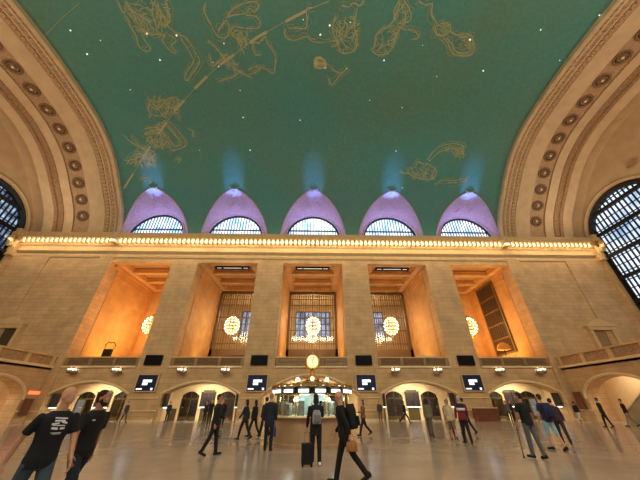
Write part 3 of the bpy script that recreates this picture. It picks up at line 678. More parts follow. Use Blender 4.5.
# ---- lunettes: flared hoods, arched windows in the wall above the cornice
for i, cx in enumerate(CX):
    t = MB(); R_ = 3.95; zc = 22.1; yw = YB+.55
    outl = [(-w, flank_at(s_)) for s_, w in lun]+[(w, flank_at(s_)) for s_, w in lun[::-1][1:]]
    n = len(outl); G_ = []
    for j, (xo, (d, z)) in enumerate(outl):
        # matching point on the window arch by angle
        hlf = (n-1)/2; f = abs(j-hlf)/hlf
        L = lun[n//2-abs(j-n//2)] if False else None
        k = j if j <= n//2 else n-1-j
        s_, w = lun[k]; hgt = (z-21.3)/(outl[n//2][1][1]-21.3)
        ang = math.atan2(max(0, (z-21.3))*1.02, max(1e-5, w)) if k < 26 else pi/2
        ang = min(pi/2, ang*1.0)
        X = -cos(ang)*R_ if j <= n//2 else cos(ang)*R_
        Zq = zc+sin(ang)*R_-(.9 if ang < .01 else 0)
        row = []
        for q in range(7):
            u = q/6; row.append((cx+xo+(X-xo)*u, YC+d+(yw-YC-d)*u, z+(Zq-z)*u+.25*sin(pi*u)))
        G_.append(row)
    t.grid(G_)
    hood = t.build('lunette_vault', LAV, ceil, smooth=True)
    # raised rim along the groin, cartouche at the crown
    t = MB(); t.tube([(cx+xo, YC+d-.03, z-.03) for xo, (d, z) in outl], .11, 6)
    P = [(cx-cos(pi*k/20)*(R_+.12), yw-.1, zc+sin(pi*k/20)*(R_+.12)) for k in range(21)]
    t.tube(P, .13, 6)
    zt = outl[n//2][1][1]; ya = YC+apex_d
    t.ball((cx, ya+.1, zt+.05-.2), .3, 12, 8, 1.3, .8, .7); t.tube([(cx-.6, ya-.2, zt+.05), (cx-.3, ya-.05, zt-.15), (cx, ya-.2, zt-.25), (cx+.3, ya-.05, zt-.15), (cx+.6, ya-.2, zt+.05)], .09, 6)
    for sx in (-1, 1):      # scrollwork relief on the hood
        t.tube([(cx+sx*(.25+.4*k/6+.35*sin(k*1.3)), ya+.9+k*.28, 27.15-k*.13+.06*cos(k)) for k in range(8)], .06, 5)
        t.tube([(cx+sx*(1.3+.3*cos(k*.9)), ya+1.5+k*.2, 26.3-.0*k+.22*sin(k*.9)) for k in range(7)], .05, 5)
    t.build('lunette_moulding', LAV, hood, smooth=True)
t = MB()
arched_wall(t, -XE, XE, 21.2, 27.5, [dict(a=c-3.95, b=c+3.95, s=21.5, h=22.1, r=3.95, k='semi') for c in CX], YB+.55, YB+1.1, lambda u, v, w: (u, w, v))
# trim the flat wall to the lunette: only what stands inside the hoods is kept
t.f = [f for f in t.f if any(abs((sum(t.v[k][0] for k in f)/len(f))-c) < 4.4 for c in CX)]; t.m = [0]*len(t.f)
struct(t.build('trim_1', LAV))
for i, cx in enumerate(CX):
    t = MB(); n = 24; yw = YB+.85
    t.add([(cx+3.95*cos(pi*k/n), yw, 22.1+3.95*sin(pi*k/n)) for k in range(n+1)]+[(cx-3.95, yw, 21.4), (cx+3.95, yw, 21.4)], [tuple(range(n+3))])
    w = struct(t.build('window_%d' % (i+1), DAY)); w['label'] = 'arched clerestory window'
    t = MB(); t.tube([(cx+3.85*cos(pi*k/n), yw-.12, 22.1+3.85*sin(pi*k/n)) for k in range(n+1)], .16, 6)
    for k in range(-8, 9):
        x = k*.42
        if abs(x) < 3.7: t.box(cx+x-.045, cx+x+.045, yw-.16, yw-.06, 21.4, 22.1+sqrt(3.8**2-x*x))
    t.box(cx-3.45, cx+3.45, yw-.22, yw-.05, 23.35, 23.5); t.box(cx-3.6, cx+3.6, yw-.22, yw-.05, 21.4, 21.75)
    t.build('window_frame', IRON, w)

ORNIN = mat('inner_band_ornament', (150, 116, 82), .75, var=.35, scale=5, bump=.6)
# ---- great end arches: bands, rosettes, inner vault, for both ends
BAND = [(27.45, -.1), (27.45, .5), (27.6, .62), (27.8, .62), (27.95, .5), (28.0, .3), (28.25, .26), (28.3, .4), (28.5, .42), (28.55, .2), (29.0, .16), (29.05, .3), (29.2, .3), (29.25, .14),
        (30.0, .12), (30.05, .24), (30.2, .24), (30.25, .1)]
def loft(mb, band, sg, seg_profile=None):
    P = full_profile(); G_ = []
    for x, ins in band:
        k = 1-ins/18.75; G_.append([(sg*x, YC+(y-YC)*k, 21.3+(z-21.3)*(1-ins/11.95)) for y, z in P])
    mb.grid(G_)
for sg, nm, side in ((-1, 'trim_2', 'west'), (1, 'trim_3', 'east')):
    t = MB(); loft(t, BAND+[(30.25, .1), (32.3, .1)], sg)
    tr = struct(t.build(nm, VAULTC, smooth=False)); tr['label'] = 'deep cream end arch with carved bands'
    # blocks of the carved bands
    t = MB()
    for step, x, w, ins, hx in ((.5, 28.12, .17, .28, .1), (.62, 28.78, .2, .18, .18), (.5, 29.62, .17, .13, .22)):
        for (y, z), (ty, tz), _ in arc_samples(step, 0):
            if y < 2: continue
            n = Vector((0, -tz, ty)); n = n if n.dot(Vector((0, YC-y, 15-z))) > 0 else -n
            t.obox((sg*x, y+n.y*(ins+.06), z+n.z*(ins+.06)), (hx, 0, 0), (0, ty*w, tz*w), n*.09)
    t.build('carved_band', ORNAM, tr)
    t = MB(); loft(t, [(32.3, .1), (32.32, -.12), (34.6, -.12), (34.62, .1)], sg); t.build('rosette_band', ORNAM, tr)
    t = MB(); loft(t, [(34.62, .1), (35.9, .1)], sg); t.build('plain_band', VAULTC, tr, smooth=True)
    t = MB(); loft(t, [(35.9, .1), (35.95, .25), (36.1, .3), (36.15, .12), (36.7, .12), (36.75, .3), (37.0, .34), (37.05, .2), (37.3, .2)], sg); t.build('inner_moulding', ORNIN, tr)
    t = MB(); loft(t, [(37.3, .2), (38.4, .2), (38.45, .36), (38.6, .36), (38.65, .2), (XW+.3, .2)], sg); t.build('inner_vault', VAULTC, tr, smooth=True)
    # rosettes
    r0 = None
    for (y, z), (ty, tz), _ in arc_samples(2.36, 0):
        if y < 0 or y > 31.4: continue
        n = Vector((0, -tz, ty)); n = n if n.dot(Vector((0, YC-y, 15-z))) > 0 else -n
        if r0 is None:
            t = MB(); t.mi = 0; t.lathe([(.86, 0), (.86, .1), (.78, .16), (.68, .1), (.62, .02)], n=24, cap=False)
            t.mi = 1; t.lathe([(.62, .02), (.3, -.08)], n=24, cap=False)
            t.mi = 0
            for k in range(12):
                a = 2*pi*k/12; t.ball((.47*cos(a), .47*sin(a), 0), .1, 8, 5)
            t.lathe([(.3, -.06), (.27, .08), (.2, .12)], n=20)
            t.mi = 2; t.ball((0, 0, .06), .17, 12, 8)
            r0 = t.build('rosette', [ORNAD, DARK, LINTEL], tr); o = r0
        else: o = r0.copy(); COL.objects.link(o); o.parent = tr
        M = Matrix((Vector((1, 0, 0)), Vector((0, n.z, -n.y)), n)).transposed()
        o.matrix_local = Matrix.Translation((sg*33.45, y+n.y*-.08, z+n.z*-.08)) @ M.to_4x4()
        o.scale = (1, .92, 1)
    # end wall with three tall arched windows
    t = MB(); mp = lambda u, v, w, sg=sg: (sg*w, u, v)
    WC = [25.75, 13.4, 1.05]
    arched_wall(t, -6, 33, 0, lambda u: (zv(u) if abs(u-YC) < 18.7 else 21.3), [dict(a=c-5.35, b=c+5.35, s=6.8, h=20.95, r=5.35, k='semi') for c in WC], XW, XW+1.2, mp, back=False)
    wl = struct(t.build('wall_%s' % ('left' if sg < 0 else 'right'), VAULTC))
    t = MB()
    for c in WC: t.tube([(sg*(XW-.05), c-5.6*cos(pi*k/24), 20.95+5.6*sin(pi*k/24)) for k in range(25)], .2, 6)
    t.build('arch_moulding', VAULTC, wl, smooth=True)
    t = MB()
    for c in WC:
        for k in (-1, 1): t.box(*sorted((sg*(XW-.15), sg*XW)), c+k*5.75-.25, c+k*5.75+.25, 5, 20.95)
    t.build('window_pilaster', STONE, wl)
    # carved scroll in the spandrel
    t = MB()
    for c in WC[:2]:
        for k in (-1, 1): t.tube([(sg*(XW-.1), c+k*(3.9+.75*(1-j/14)*cos(j*.75)), 27.0+.75*(1-j/14)*sin(j*.75)) for j in range(14)], .1, 5)
    t.build('spandrel_scroll', ORNAM, wl)
    for j, c in enumerate(WC):
        t = MB(); n = 24; xx = sg*(XW+.6)
        t.add([(xx, c+5.35*cos(pi*k/n), 20.95+5.35*sin(pi*k/n)) for k in range(n+1)]+[(xx, c-5.35, 6.8), (xx, c+5.35, 6.8)], [tuple(range(n+3))])
        w = struct(t.build('window_%d' % (6+j+(3 if sg > 0 else 0)), DAYR if sg > 0 else DAYL)); w['label'] = 'tall arched end window'
        t = MB(); xa, xb = sorted((xx-sg*.1, xx-sg*.25))
        t.tube([(xx-sg*.2, c+5.05*cos(pi*k/n), 20.95+5.05*sin(pi*k/n)) for k in range(n+1)], .4, 6)
        for s2 in (-1, 1): t.box(xa, xb, c+s2*5.05-.3, c+s2*5.05+.3, 6.8, 20.95)
        for k in range(-9, 10):
            y = k*.55
            if abs(y) < 5: t.box(xa, xb, c+y-.075, c+y+.075, 6.8, 20.95+sqrt(5**2-y*y))
        for z in (9.2, 12.3, 15.4, 18.5, 21.6, 24.4):
            hw = 5 if z < 20.95 else sqrt(max(.1, 5**2-(z-20.95)**2))
            t.box(*sorted((xx-sg*.1, xx-sg*.5)), c-hw, c+hw, z-.2, z+.2)
        for z in [7.75+1.03*k for k in range(18)]:
            hw = 5 if z < 20.95 else sqrt(max(.1, 5**2-(z-20.95)**2))
            t.box(xa, xb, c-hw, c+hw, z-.035, z+.035)
        t.build('window_frame', IRON, w)

# ---- the long wall
t = MB(); mp = lambda u, v, w: (u, w, v)
D2 = 10.9      # depth of the bays behind the wall face
for i in range(6):      # piers between bays
    x0 = -XW if i == 0 else CX[i-1]+BW; x1 = XW if i == 5 else CX[i]-BW
    t.box(x0, x1, YB, YB+D2, 5.0, ZT+.6)
t.box(-XW, XW, YB, YB+D2+1, ZT+.6, 21.3)
for i in range(5):      # head of each bay: coffered soffit
    c = CX[i]
    t.box(c-BW, c+BW, YB, YB+.9, ZT, ZT+.6); t.box(c-BW, c+BW, YB+D2-.9, YB+D2+1, ZT, ZT+.6)
    t.box(c-BW, c-BW+.9, YB+.9, YB+D2-.9, ZT, ZT+.6); t.box(c+BW-.9, c+BW, YB+.9, YB+D2-.9, ZT, ZT+.6)
    for ya in (YB+3.4, YB+6.8): t.box(c-BW+.9, c+BW-.9, ya, ya+.7, ZT, ZT+.6)
# outer shallow pilasters and panels on the flanking walls
for sg in (-1, 1):
    for a, b, d in ((26.86, 28.5, .22), (35.2, 41.3, .12), (39.6, 41.4, .3)):
        x0, x1 = sorted((sg*a, sg*b)); t.box(x0, x1, YB-d, YB, 5 if a > 30 else 0, 18.4)
wb = struct(t.build('wall_back', STONE))
# recess interiors: slabs on the reveals, warm bay light put into their ochre colour
t = MB()
for i in range(5):
    for sx in (-1, 1):
        x = CX[i]+sx*BW; x0, x1 = sorted((x, x-sx*.05)); t.box(x0, x1, YB+1.6, YB+D2, 5.0, ZT)
        x0, x1 = sorted((x, x-sx*.12)); t.box(x0, x1, YB+D2-1.2, YB+D2-.7, 5., ZT-.6); t.box(x0, x1, YB+1.6, YB+D2, ZT-1.4, ZT-1.2)
        x0, x1 = sorted((x, x-sx*.2)); t.box(x0, x1, YB+.9, YB+D2, ZT-.35, ZT)
t.build('bay_lining', WARMLIT, wb)
# coffer mouldings
t = MB()
for i in range(5):
    c = CX[i]
    for (xa, xb, ya, yb) in ((c-3.1, c+3.1, YB+.9, YB+3.4), (c-3.1, c+3.1, YB+4.1, YB+6.8), (c-3.1, c+3.1, YB+7.5, YB+10)):
        for k, (g_, h_) in enumerate(((0, .12), (.2, .3))):
            t.box(xa+g_, xb-g_, ya+g_, ya+g_+.16, ZT+h_, ZT+.6); t.box(xa+g_, xb-g_, yb-g_-.16, yb-g_, ZT+h_, ZT+.6)
            t.box(xa+g_, xa+g_+.16, ya+g_, yb-g_, ZT+h_, ZT+.6); t.box(xb-g_-.16, xb-g_, ya+g_, yb-g_, ZT+h_, ZT+.6)
t.build('coffer_moulding', WARMLIT, wb)
# lower storey with gate arches
t = MB()
ops = [dict(a=c-3.95, b=c+3.95, s=0, h=2.3, r=1.15, k='seg') for c in CX if c] + [dict(a=-5., b=5., s=0, h=2.2, r=1.9, k='seg')]
ops.sort(key=lambda o: o['a'])
arched_wall(t, -XW, XW, 0, 5.0, ops, YB, YB+1.1, mp)
t.box(-XW, XW, YB+1.1, YB+D2+1, 4.4, 5.0)
# dado and ledges on the piers
pier = [(-27.6, CX[0]-4.1), (CX[0]+4.1, CX[1]-4.1), (CX[1]+4.1, -5.3), (5.3, CX[3]-4.1), (CX[3]+4.1, CX[4]-4.1), (CX[4]+4.1, 27.6)]
for a, b in pier: t.box(a, b, YB-.12, YB, 0, .9)
t.build('lower_storey', STONE, wb)
t = MB()
for a, b in pier:
    t.box(a, b, YB-.26, YB, .9, 1.0); t.box(a+.1, b-.1, YB-.12, YB, 2.0, 2.08); t.box(a, b, YB-.3, YB-.12, 0, .22)
for o in ops:   # archivolt mouldings
    n = 24; c = (o['a']+o['b'])/2; h = (o['b']-o['a'])/2
    t.tube([(c+h*(1.03)*(-1+2*k/n), YB-.03, o['h']+.12+o['r']*(1-(-1+2*k/n)**2)) for k in range(n+1)], .1, 6)
for c in CX:
    t.box(c-3.95, c+3.95, YB-.2, YB, 4.86, 5.02)
t.build('ledge_moulding', LINTEL, wb)

# ---- gate vestibules
for i, c in enumerate(CX):
    big = c == 0; hw = 5. if big else 3.95; yb = YB+2.6
    t = MB()
    if big: o2 = [dict(a=k-1.1, b=k+1.1, s=0, h=2.5, r=.3, k='seg') for k in (-3, 0, 3)]
    else: o2 = [dict(a=c+k*2.0-.98, b=c+k*2.0+.98, s=0, h=2.3, r=.42, k='seg') for k in (-1, 1)]
    arched_wall(t, c-hw-.3, c+hw+.3, 0, 4.4, o2, yb, yb+.35, mp)
    for sx in (-1, 1): x0, x1 = sorted((c+sx*hw, c+sx*(hw+.3))); t.box(x0, x1, YB+1.1, yb, 0, 4.4)
    v = t.build('vestibule_wall', LINTEL, wb)
    t = MB()
    if not big:      # olive slabs, the shade on the lower wall put into their colour
        for a, b in ((c-.62, c+.62), (c-3.9, c-3.2), (c+3.2, c+3.9)): t.box(a, b, yb-.08, yb, 0, 2.85 if a == c-.62 else 1.1)
        t.build('shaded_wall_slab', OLIVE, v)
    for k, o in enumerate(o2):
        a, b = o['a'], o['b']; m = (a+b)/2; n = len([q for q in bpy.data.objects if q.name.startswith('door_') and q.get('kind') == 'structure' and not q.parent])
        t = MB(); t.box(a, b, yb+.1, yb+.25, 1.95, 2.1); 
        for x in (a+.05, m, b-.05): t.box(x-.05, x+.05, yb+.1, yb+.25, 0, 2.0)
        for x in (a, m): t.box(x+.1, x+.9, yb+.1, yb+.25, 0, .35)
        for x in (a+.3, m, b-.3): t.box(x-.03, x+.03, yb+.12, yb+.2, 2.1, o['h']+o['r']-.08)
        d = struct(t.build('door_%d' % (n+1), OLIVE if not big else DARK)); d['label'] = 'bronze and glass gate door'
        t = MB(); t.box(a+.06, b-.06, yb+.17, yb+.19, 2.1, o['h']+.05); t.prism([(a+.05+(b-a-.1)*j/8, o['h']+.05+o['r']*(1-(j/4-1)**2)) for j in range(9)], yb+.17, yb+.19, 'y')
        t.build('transom_panel', DARK, d)
        t = MB(); t.box(a+.1, b-.1, yb+.17, yb+.18, .35, 1.95); t.build('door_pane', GLASS, d)
        t = MB()
        for sx in (-1, 1): t.tube([(m+sx*.12, yb+.08, .8), (m+sx*.12, yb+.04, .85), (m+sx*.12, yb+.04, 1.15), (m+sx*.12, yb+.08, 1.2)], .018, 6)
        t.build('door_handle', BRASS, d)
# passage behind the gates: rear wall and ceiling
t = MB(); t.box(-28, 28, YB+7, YB+7.3, 0, 4.4)
t.build('passage_wall', mat('passage_paint', (120, 96, 66), .6, var=.2, scale=1), wb)

# ---- cornice
prof = [(YB+.6, 18.2), (YB-.12, 18.25), (YB-.2, 18.5), (YB-.2, 18.75), (YB-.42, 18.95), (YB-.42, 19.2), (YB-.3, 19.22), (YB-.3, 19.75), (YB-.5, 19.95), (YB-.55, 20.1), (YB-.4, 20.12), (YB-.4, 20.85),
        (YB-1.0, 20.9), (YB-1.15, 21.1), (YB-1.15, 21.25), (YB-1.3, 21.4), (YB-1.3, 21.5), (YB+1.2, 21.62)]
t = MB(); t.prism(prof, -40.3, 40.3)
for sg in (-1, 1):     # end block with scroll
    x0, x1 = sorted((sg*39.7, sg*41.2)); t.box(x0, x1, YB-1.5, YB+1, 20.95, 21.9); t.box(x0, x1, YB-.9, YB+1, 18.2, 20.95)
    t.tube([(sg*40.4, YB-1.0, 19.4-.0), (sg*40.4, YB-1.25, 20.0), (sg*40.4, YB-1.35, 20.6), (sg*40.4, YB-1.2, 21.0)], [.3, .36, .42, .3], 8)
cor = struct(t.build('cornice', PLAIN)); cor['label'] = 'long stone cornice above the bays'
t = MB(); n_b = 131; pitch = .612
for k in range(n_b+1):
    x = (k-n_b/2)*pitch; t.box(x-.1, x+.1, YB-.95, YB-.4, 20.2, 20.88); t.box(x-.13, x+.13, YB-1.02, YB-.4, 20.74, 20.88)
t.build('modillion', CARVED, cor); bpy.data.objects['modillion']['kind'] = 'stuff'
t = MB(); t.box(-40.3, 40.3, YB-.46, YB-.42, 18.98, 19.06); t.build('dark_fillet', ORNAD, cor)  # thin fillet in a browner tone than the cornice
b0 = MB(); b0.lathe([(1e-4, -.3), (.09, -.27), (.15, -.12), (.155, 0), (.12, .14), (.07, .2), (.06, .28)], n=10); me0 = b0.build('cornice_bulb', BULB, smooth=True)
for k in range(n_b):
    x = (k+.5-n_b/2)*pitch
    o = me0 if k == 0 else me0.copy()
    if k: COL.objects.link(o)
    o.location = (x, YB-.72, 20.56); tag(o, 'one of the bare lit bulbs in the row between the blocks of the long cornice', 'light bulb', 'lit bulbs along the cornice')
# broken-out pedestal scrolls on the cornice over bay edges
t = MB()
for x in (-26.9, 26.9): t.box(x-.35, x+.35, YB-1.42, YB, 20.0, 21.5); t.ball((x, YB-1.3, 20.9), .28, 10, 8)
t.build('cornice_bracket', CARVED, cor)

# ---- bay ceilings lights, floor ledges, balustrades
blabel = ['carved bronze-brown balustrade across the bay with the first screen at its right', 'balustrade across the bay holding the dark red awning', 'balustrade behind the clock in the central bay',
          'balustrade across the bay between the third and fourth screens', 'balustrade in front of the orange parasol']
BALM = mat('balustrade_stone', (150, 118, 82), .6, var=.2, scale=4)
for i, c in enumerate(CX):
    r = thing('balustrade', blabel[i], 'balustrade', (c, YB+.25, 5.02))
    t = MB(); t.box(-3.98, 3.98, -.2, .15, .84, .96); t.build('top_rail', PLAIN, r)
    t = MB(); t.box(-3.98, 3.98, -.16, .12, 0, .12); t.build('bottom_rail', BALM, r)
    t = MB(); t.box(-3.98, 3.98, .02, .06, .12, .84); t.build('back_panel', ORNAD, r)
    for px in (-3.8, -1.3, 1.3, 3.8):
        t = MB(); t.box(px-.16, px+.16, -.18, .12, .12, .84); t.build('post', BALM, r)
    t = MB()
    for a in range(-31, 32):
        x = a*.12
        if min(abs(x-p_) for p_ in (-3.8, -1.3, 1.3, 3.8)) > .2: t.lathe([(.03, 0), (.045, .1), (.02, .3), (.045, .55), (.03, .72)], (x, -.06, .12), 6)
    o = t.build('baluster', BALM if c else mat('pale_baluster', (196, 168, 128), .5), r); o['kind'] = 'stuff'
for i, c in enumerate(CX[1:4]):
    lb = ['second', 'central', 'fourth'][i]
    r = thing('ceiling_light', 'long dark-framed strip light in the coffer of the %s bay' % lb, 'ceiling light', (c, YB+2.2, ZT+.35))
    t = MB(); t.box(-2.4, 2.4, -.3, -.22, -.12, .12); t.box(-2.4, 2.4, .22, .3, -.12, .12); t.box(-2.4, -2.2, -.3, .3, -.12, .12); t.box(2.2, 2.4, -.3, .3, -.12, .12)
    t.box(-1.5, -1.3, -.25, .25, -.14, .1); t.box(1.3, 1.5, -.25, .25, -.14, .1); t.build('frame', BLACK, r)
    t = MB(); t.box(-2.2, 2.2, -.22, .22, .0, .04); t.build('diffuser', mat('strip_diffuser_%d' % i, (230, 235, 240), .5, emis=(225, 228, 225), estr=.8), r)

# ---- windows at the back of the three middle bays and the hall behind
FR = mat('window_bronze', (116, 90, 56), .5, .3)
for i, c in enumerate(CX[1:4]):
    yw = YB+D2-.2
    t = MB(); t.box(c-3.9, c+3.9, yw, yw+.03, 8.4, ZT-.1); w = struct(t.build('window_%d' % (12+i), GLASS)); w['label'] = 'tall latticed window at the back of the bay'
    t = MB(); t.box(c-4, c-3.55, yw-.2, yw+.15, 5, ZT); t.box(c+3.55, c+4, yw-.2, yw+.15, 5, ZT); t.box(c-4, c+4, yw-.2, yw+.15, ZT-.45, ZT); t.box(c-4, c+4, yw-.2, yw+.15, 5, 8.5)
    for k in range(-9, 10):
        x = k*.37; wd = .035 if k % 3 else .07; t.box(c+x-wd, c+x+wd, yw-.08, yw+.05, 8.5, ZT-.4)
    for z in (9.3, 11.3, 13.3, 15.3, 16.3): t.box(c-3.6, c+3.6, yw-.1, yw+.06, z-.06, z+.06)
    for k in range(-9, 9):      # scalloped heads of the lights
        x = c+k*.37+.185
        t.tube([(x-.18, yw-.05, 16.5), (x-.1, yw-.05, 16.85), (x, yw-.05, 17.0), (x+.1, yw-.05, 16.85), (x+.18, yw-.05, 16.5)], .04, 4)
    t.build('window_frame', FR, w)
HALLW = mat('inner_hall_stone', (206, 172, 118), .7, var=.15, scale=.6)
t = MB(); y1 = YB+D2+14
t.box(-22, 22, y1, y1+.3, 5, 21); t.box(-22, 22, YB+D2+1, y1, 19.5, 19.8); t.box(-22, -21.7, YB+D2, y1, 5, 20); t.box(21.7, 22, YB+D2, y1, 5, 20); t.box(-22, 22, YB+D2, y1, 4.7, 5)
t.build('inner_hall', HALLW, wb)
for i, c in enumerate(CX[1:4]):
    t = MB(); t.box(c-3.6, c+3.6, y1-.12, y1-.05, 13.2, 18.4); w = struct(t.build('window_%d' % (15+i), DAYB)); w['label'] = 'bluish window of the inner hall'
    t = MB()
    for k in range(-4, 5): t.box(c+k*.9-.08, c+k*.9+.08, y1-.25, y1-.12, 13.2, 18.4)
    for z in (13.2, 14.5, 15.8, 17.1, 18.4): t.box(c-3.6, c+3.6, y1-.25, y1-.12, z-.08, z+.08)
    t.build('window_frame', IRON, w)
# end bays have plain backs; the fifth bay has a tall dark door-window in its side
t = MB()
for c in (CX[0], CX[4]): t.box(c-BW, c+BW, YB+D2, YB+D2+.4, 5, ZT)
t.build('bay_back', WARMLIT, wb)
for c in (CX[4],):
    x = c+BW-.13; t = MB(); t.box(x-.02, x+.04, YB+4.2, YB+8.2, 7.4, 16.9)
    w = struct(t.build('window_18', mat('dark_tall_glass', (52, 40, 28), .3))); w['label'] = 'tall dark window in the side of the bay'
    t = MB(); 
    for y in (YB+4.2, YB+8.2): t.box(x-.14, x, y-.15, y+.15, 7.2, 17.1)
    for z in (7.3, 9.2, 11.1, 13, 14.9, 16.95): t.box(x-.12, x, YB+4.2, YB+8.2, z-.1, z+.1)
    for k in range(1, 8): t.box(x-.07, x, YB+4.2+k*.5-.03, YB+4.2+k*.5+.03, 7.3, 16.9)
    t.build('window_frame', FR, w)

# ---- chandeliers
def chandelier():
    r = bpy.data.objects.new('chandelier', None); COL.objects.link(r)
    t = MB(); A, B = .92, 1.12
    for k in range(12):
        a = 2*pi*k/12; t.tube([(A*sin(pi*j/12)*cos(a), A*sin(pi*j/12)*sin(a), -B*cos(pi*j/12)) for j in range(13)], .025, 5)
    for j in range(1, 8):
        th = pi*j/8; t.tube([(A*sin(th)*cos(2*pi*k/24), A*sin(th)*sin(2*pi*k/24), -B*cos(th)) for k in range(25)], .035, 5)
    t.lathe([(1e-3, -1.75), (.1, -1.6), (.2, -1.45), (.28, -1.3)], n=12); t.lathe([(.3, 1.2), (.2, 1.45), (.08, 1.6), (1e-3, 1.75)], n=12)
    t.build('gilded_cage', BRASS, r)
    t = MB(); t.tube([(0, 0, 1.6), (0, 0, 6.9)], .025, 6); t.ball((0, 0, 5.3), .13); t.build('hanging_rod', BRASS, r)
    m = MB(); m.ball((0, 0, 0), .085, 8, 6); b = None
    for j in range(1, 8):
        th = pi*j/8; n = max(5, int(13*sin(th)))
        for k in range(n):
            a = 2*pi*(k+.5*(j % 2))/n; pos = ((A+.07)*sin(th)*cos(a), (A+.07)*sin(th)*sin(a), -(B+.07)*cos(th))
            if b is None: b = m.build('bulb', CHBULB, r, True); o = b
            else: o = b.copy(); COL.objects.link(o); o.parent = r
            o.location = pos
    return r
lb = ['melon-shaped lit chandelier in the first bay, partly behind the pier with the leftmost screen', 'melon-shaped lit chandelier in the bay with the dark red awning', 'melon-shaped lit chandelier above the clock in the central bay',
      'melon-shaped lit chandelier in the bay right of the clock', 'melon-shaped lit chandelier near the orange parasol']
c0 = chandelier()
for i, c in enumerate(CX):
    r = c0 if i == 0 else copy_tree(c0); r.location = (c+(.15 if i == 2 else 0), 38.3, 11.0); tag(r, lb[i], 'chandelier', 'chandeliers hanging in the bays')
for i, c in enumerate(CX[1:4]):
    r = copy_tree(c0); r.location = (c+[.7, 0, -.9][i], 49.5, 11.9); r.scale = (.85, .85, .85)
    tag(r, ['smaller far chandelier seen through the window behind the dark red awning', 'smaller far chandelier seen through the window straight above the clock', 'smaller far chandelier seen through the window of the fourth bay'][i], 'chandelier', 'far chandeliers in the inner hall')

# ---- screens, blank panels and wall lanterns
PX = [-17.2, -5.68, 5.88, 17.38]
sl = ['on the pier nearest the two men walking', 'on the pier left of the clock', 'on the pier right of the clock', 'on the pier next to the orange parasol bay']
s0 = None
for i, x in enumerate(PX):
    if s0 is None:
        r = thing('display_screen', '', 'screen', (x, YB-.22, 3.4))
        t = MB(); t.box(-1.12, 1.12, -.04, .12, -.82, -.74); t.box(-1.12, 1.12, -.04, .12, .74, .82); t.box(-1.12, -1.02, -.04, .12, -.74, .74); t.box(1.02, 1.12, -.04, .12, -.74, .74); t.build('bezel', PLAIN, r)
        t = MB(); t.box(-1.02, 1.02, 0, .1, -.74, .74); t.build('screen_panel', NAVYSCREEN, r)
        for (a, b, c_, d) in ((-.42, .06, .5, .3), (-.42, -.2, .12, .02), (-.9, -.62, -.3, -.5), (.58, -.66, .78, -.46)):
            t = MB(); t.box(a, c_, -.012, 0, min(b, d), max(b, d)); t.build('text_line', SCREENTXT, r)
        s0 = r
    else: r = copy_tree(s0); r.location = (x, YB-.22, 3.4)
    tag(r, 'lit dark-blue screen with white lines, ' + sl[i], 'screen', 'screens on the piers')
for i, x in enumerate(PX):
    t = MB(); t.box(-.9, .9, -.14, .1, -.5, .5); t.box(-.84, .84, -.15, -.14, -.44, .44)
    o = t.build('blank_panel', BLACK, loc=(x-.05, YB-.12, 5.6)); tag(o, 'blank black panel above the screen ' + sl[i], 'panel', 'black panels on the piers')
l0 = None; ll = []
for i, c in enumerate(CX):
    if c == 0: continue
    for sx in (-1, 1): ll.append((c+sx*2.3, ['first', 'second', '', 'fourth', 'fifth'][i], 'left' if sx < 0 else 'right'))
for x, bn, sd in ll:
    if l0 is None:
        r = thing('wall_lantern', '', 'lantern', (x, YB-.5, 4.4))
        t = MB(); t.lathe([(1e-3, -.3), (.12, -.27), (.4, -.12), (.52, .0), (.5, .05)], n=14); t.box(-.05, .05, 0, .5, -.12, 0); t.build('bronze_bowl', mat('silvered_metal', (150, 140, 128), .35, .7), r)
        t = MB()
        for k in (-1, 1): t.box(k*.5-.03, k*.5+.03, -.03, .03, .0, .34)
        t.lathe([(.5, .3), (.56, .34), (.5, .4)], n=14, cap=False); t.build('crown_ring', BRONZE, r)
        for k in range(5):
            a = 2*pi*k/5-.3; t = MB(); t.ball((0, 0, 0), .13, 10, 7, 1, 1, 1.15); t.build('glass_globe', LANTERN, r, True, loc=(.36*cos(a), .36*sin(a), .3))
        l0 = r
    else: r = copy_tree(l0); r.location = (x, YB-.5, 4.4)
    tag(r, 'bronze lantern with white globes, %s of the two below the %s balustrade' % (sd, bn), 'lantern', 'lanterns over the gates')

# ---- departure boards in the gate arches
BOARD = mat('departure_board', (44, 36, 38), .35, var=.3, scale=14)
def board(x, y, w, label, rz=0):
    r = thing('departure_board', label, 'departure board', (x, y, 1.9), rz, 'departure boards at the gates')
    t = MB(); t.box(-w/2, w/2, -.06, .06, -.68, .68); t.build('board_panel', BOARD, r)
    t = MB(); t.box(-w/2, w/2, -.08, -.05, -.74, -.66); t.build('light_strip', SIGNLIT, r)
    t = MB(); t.box(-w/2-.04, w/2+.04, -.09, .06, .68, .8); t.build('head_frame', OLIVE, r)
yb = YB+2.45
for i, nm in ((0, 'first'), (1, 'second'), (3, 'fourth'), (4, 'fifth')):
    c = CX[i]
    board(c-.42, yb, .74, 'dark departure board, left one of the centre pair in the %s arch' % nm); board(c+.42, yb, .74, 'dark departure board, right one of the centre pair in the %s arch' % nm)
    near_ = 1 if i < 2 else -1
    board(c+near_*3.5, yb, .8, 'dark departure board at the inner end of the %s arch' % nm)
    board(c-near_*3.7, YB+.75, .9, 'narrow-looking departure board on the outer jamb of the %s arch' % nm, near_*pi/2)

